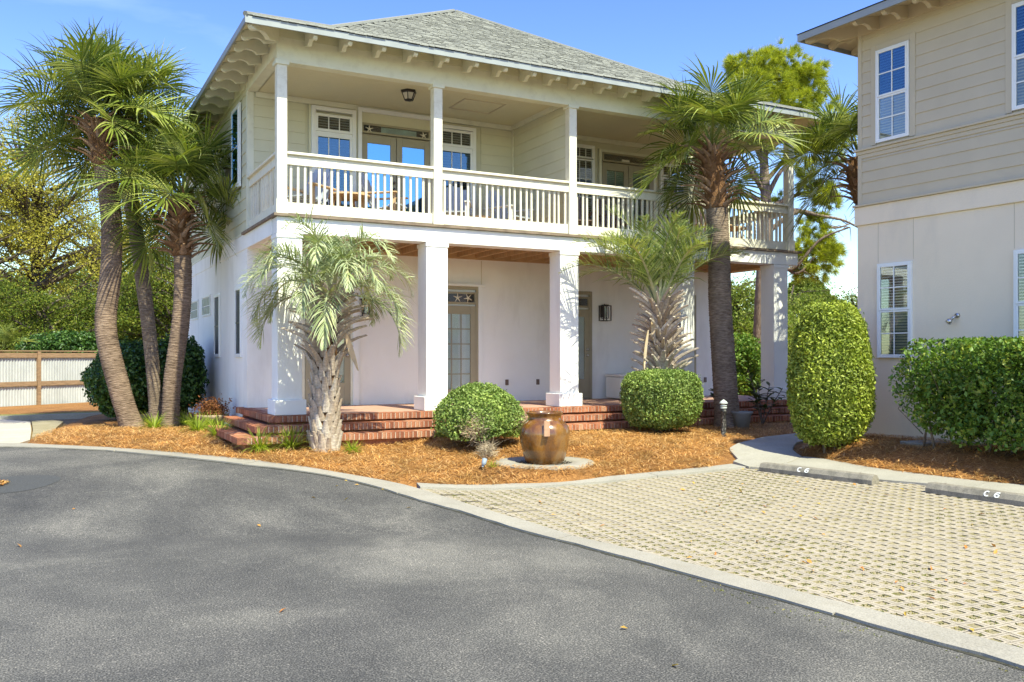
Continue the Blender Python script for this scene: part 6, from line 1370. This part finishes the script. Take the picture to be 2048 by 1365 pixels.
# ------------------------------------------------------------------ balcony furniture
ZF = ZD+.02
def adirondack(p, rz, label, mat_s, mat_f, grp='balcony chairs'):
    c = empty('deck_chair', p, rz); tag(c, label, 'chair', grp); c.location.z = ZF
    for k in range(5):
        u = -.22+.11*k; h_ = .98+.06*math.cos((k-2)*.9); m = MB(); m.hexa([(u-.048, .12, .38), (u+.048, .12, .38), (u+.048, .14, .38), (u-.048, .14, .38), (u-.05, .34, h_), (u+.05, .34, h_), (u+.05, .36, h_), (u-.05, .36, h_)]); m.build('back_slat', mat_s, c, bevel=.004)
    for k in range(5): y = -.36+.10*k; m = MB(); z = .42-.04*k*.6; m.box(-.27, .27, y-.045, y+.045, z-.01, z+.012); m.build('seat_slat', mat_s, c)
    for s in (-1, 1):
        m = MB(); m.box(s*.31-.055, s*.31+.055, -.40, .30, .60, .625); m.build('arm', mat_f, c, bevel=.006)
        m = MB(); m.box(s*.29-.02, s*.29+.02, -.36, -.28, .0, .60); m.build('leg', mat_f, c); m = MB(); m.hexa([(s*.29-.02, .25, 0), (s*.29+.02, .25, 0), (s*.29+.02, .33, 0), (s*.29-.02, .33, 0), (s*.29-.02, .2, .6), (s*.29+.02, .2, .6), (s*.29+.02, .27, .6), (s*.29-.02, .27, .6)]); m.build('leg', mat_f, c)
    m = MB(); m.box(-.28, .28, .27, .30, .58, .66); m.build('back_rail', mat_f, c); return c
adirondack((4.15, 15.5, 0), -.9, 'pale wood slatted chair beside the corner post of the balcony', M['fabric'], M['teak']); adirondack((5.5, 15.6, 0), .9, 'slatted chair with arm rests in front of the balcony double doors', M['fabric'], M['teak'])
adirondack((7.05, 15.9, 0), -.5, 'blue grey slatted chair just right of the second balcony post', M['fabric'], M['white']); adirondack((8.25, 15.9, 0), .4, 'blue grey slatted chair next to the balcony party wall', M['fabric'], M['white'])
def table(p, r_, h_, label, mat, nm='side_table'):
    t = empty(nm, (p[0], p[1], ZF)); tag(t, label, 'table'); m = MB(); m.lathe([(0, h_-.03), (r_, h_-.03), (r_, h_), (0, h_)], n=24); m.build('table_top', mat, t)
    for k in range(4): a = PI/4+k*PI/2; m = MB(); m.tube([(r_*.8*math.cos(a), r_*.8*math.sin(a), 0), (r_*.6*math.cos(a), r_*.6*math.sin(a), h_-.031)], .022, 8); m.build('leg', mat, t)
table((4.85, 15.6), .42, .56, 'round pale wood table between the two left balcony chairs', M['teak']); table((7.65, 15.95), .26, .42, 'low round table between the two blue grey chairs', M['teak'])
adirondack((9.75, 15.7, 0), -.3, 'dark slatted chair behind the railing right of the party wall', M['bronze'], M['bronze']); adirondack((10.7, 15.7, 0), .3, 'dark slatted chair below the small balcony window', M['bronze'], M['bronze'])
adirondack((13.3, 15.8, 0), .1, 'tan slatted chair behind the railing near the right end', M['teak'], M['teak']); table((14.0, 15.9), .42, .62, 'round tan table at the right end of the balcony', M['teak'])
# wreath plate hung in the right hand door transom
m = MB(**F2); m.lathe([(0, 0), (.11, .0), (.12, .01), (.10, .02), (0, .02)], (0, 0, 0), 20) if 0 else m.hexa([(11.74, .05, 6.17), (11.98, .05, 6.17), (11.95, .06, 6.18), (11.77, .06, 6.18), (11.76, .05, 6.25), (11.96, .05, 6.25), (11.93, .06, 6.24), (11.79, .06, 6.24)]); tag(m.build('oval_plate', M['starfish']), 'pale round plate hanging above the right hand balcony doors', 'plate')
# ------------------------------------------------------------------ litter: stray leaves and twigs on the hard surfaces
r = np.random.RandomState(91); n = 150; X = np.concatenate([r.uniform(4.9, 9.0, 130), r.uniform(-.6, 4.2, 20)]); Y = np.concatenate([r.uniform(2.6, 9.6, 130), r.uniform(2.2, 14, 20)])
ok = np.array([SD(x, y) < -.1 for x, y in zip(X, Y)]); X, Y = X[ok], Y[ok]; Z = base(X, Y)+.012; P = np.stack([X, Y, Z], 1); V_, F_ = leaf_cards(P, .06, .028, 92, None, 0, 3.0)
o_ = bpy.data.objects.new('fallen_leaves', np_mesh('fallen_leaves', V_, F_, M['fallen'])); col.objects.link(o_); tag(o_, 'scattered orange and yellow fallen leaves on the pavers and asphalt', 'fallen leaves', kind='stuff')
r = np.random.RandomState(93); n = 220; a = r.uniform(0, 2*PI, n); q = np.sqrt(r.uniform(0, 1, n))*.20; X = -.62+np.cos(a)*q*1.2; Y = 12.95+np.sin(a)*q; P = np.stack([X, Y, base(X, Y)+.02+r.uniform(0, .012, n)], 1); V_, F_ = leaf_cards(P, .06, .03, 94, None, 0, 2.5)
o_ = bpy.data.objects.new('leaf_litter', np_mesh('leaf_litter', V_, F_, M['needle'])); col.objects.link(o_); tag(o_, 'brown leaf litter gathered in the drain at the left edge of the drive', 'leaf litter', kind='stuff')
# moss and weeds in the cells of the pad
r = np.random.RandomState(95); n = 70000; X = r.uniform(4.4, 9.3, n); Y = r.uniform(2.2, 10.2, n); nn_ = np.array([noise.fractal(Vector((x*.55, y*.55, 0)), .9, 2, 4) for x, y in zip(X, Y)])
ed = -sdist(X, Y); kx = np.array([min(abs(x-np.interp(y, [3, 5, 7, 9, 10.6], [5.1, 4.9, 4.6, 4.35, 4.2])), 9) for x, y in zip(X, Y)])
keep = (nn_ > .22-.75*np.clip(1-kx/1.1, 0, 1)) & (r.uniform(size=n) < .75); X, Y = X[keep], Y[keep]
ca2, sa2 = math.cos(ang), math.sin(ang); U_ = (X-7.5)*ca2+(Y-6)*sa2; W_ = -(X-7.5)*sa2+(Y-6)*ca2
bj = np.round(W_/(NV*CV)); uu = U_-(bj % 2)*NU*CU/2; cu = np.abs(((uu/CU) % 1)-.5); cw = np.abs(((W_/CV+.5) % 1)-.5); inh = (np.hypot((cu)*CU, cw*CV) < .047); X, Y = X[inh], Y[inh]
P = np.stack([X, Y, base(X, Y)-.008+r.uniform(0, .012, len(X))], 1); V_, F_ = leaf_cards(P, .022, .010, 96, None, 0, .3); o_ = bpy.data.objects.new('weeds', np_mesh('weeds', V_, F_, leafmat('moss and weeds', [(.09, .11, .03), (.17, .18, .05), (.24, .20, .08)], .2))); col.objects.link(o_); tag(o_, 'moss and small weeds growing in the paver cells', 'weeds', kind='stuff')
for o in bpy.data.objects:
    if o.name.startswith('inner_growth'): pass
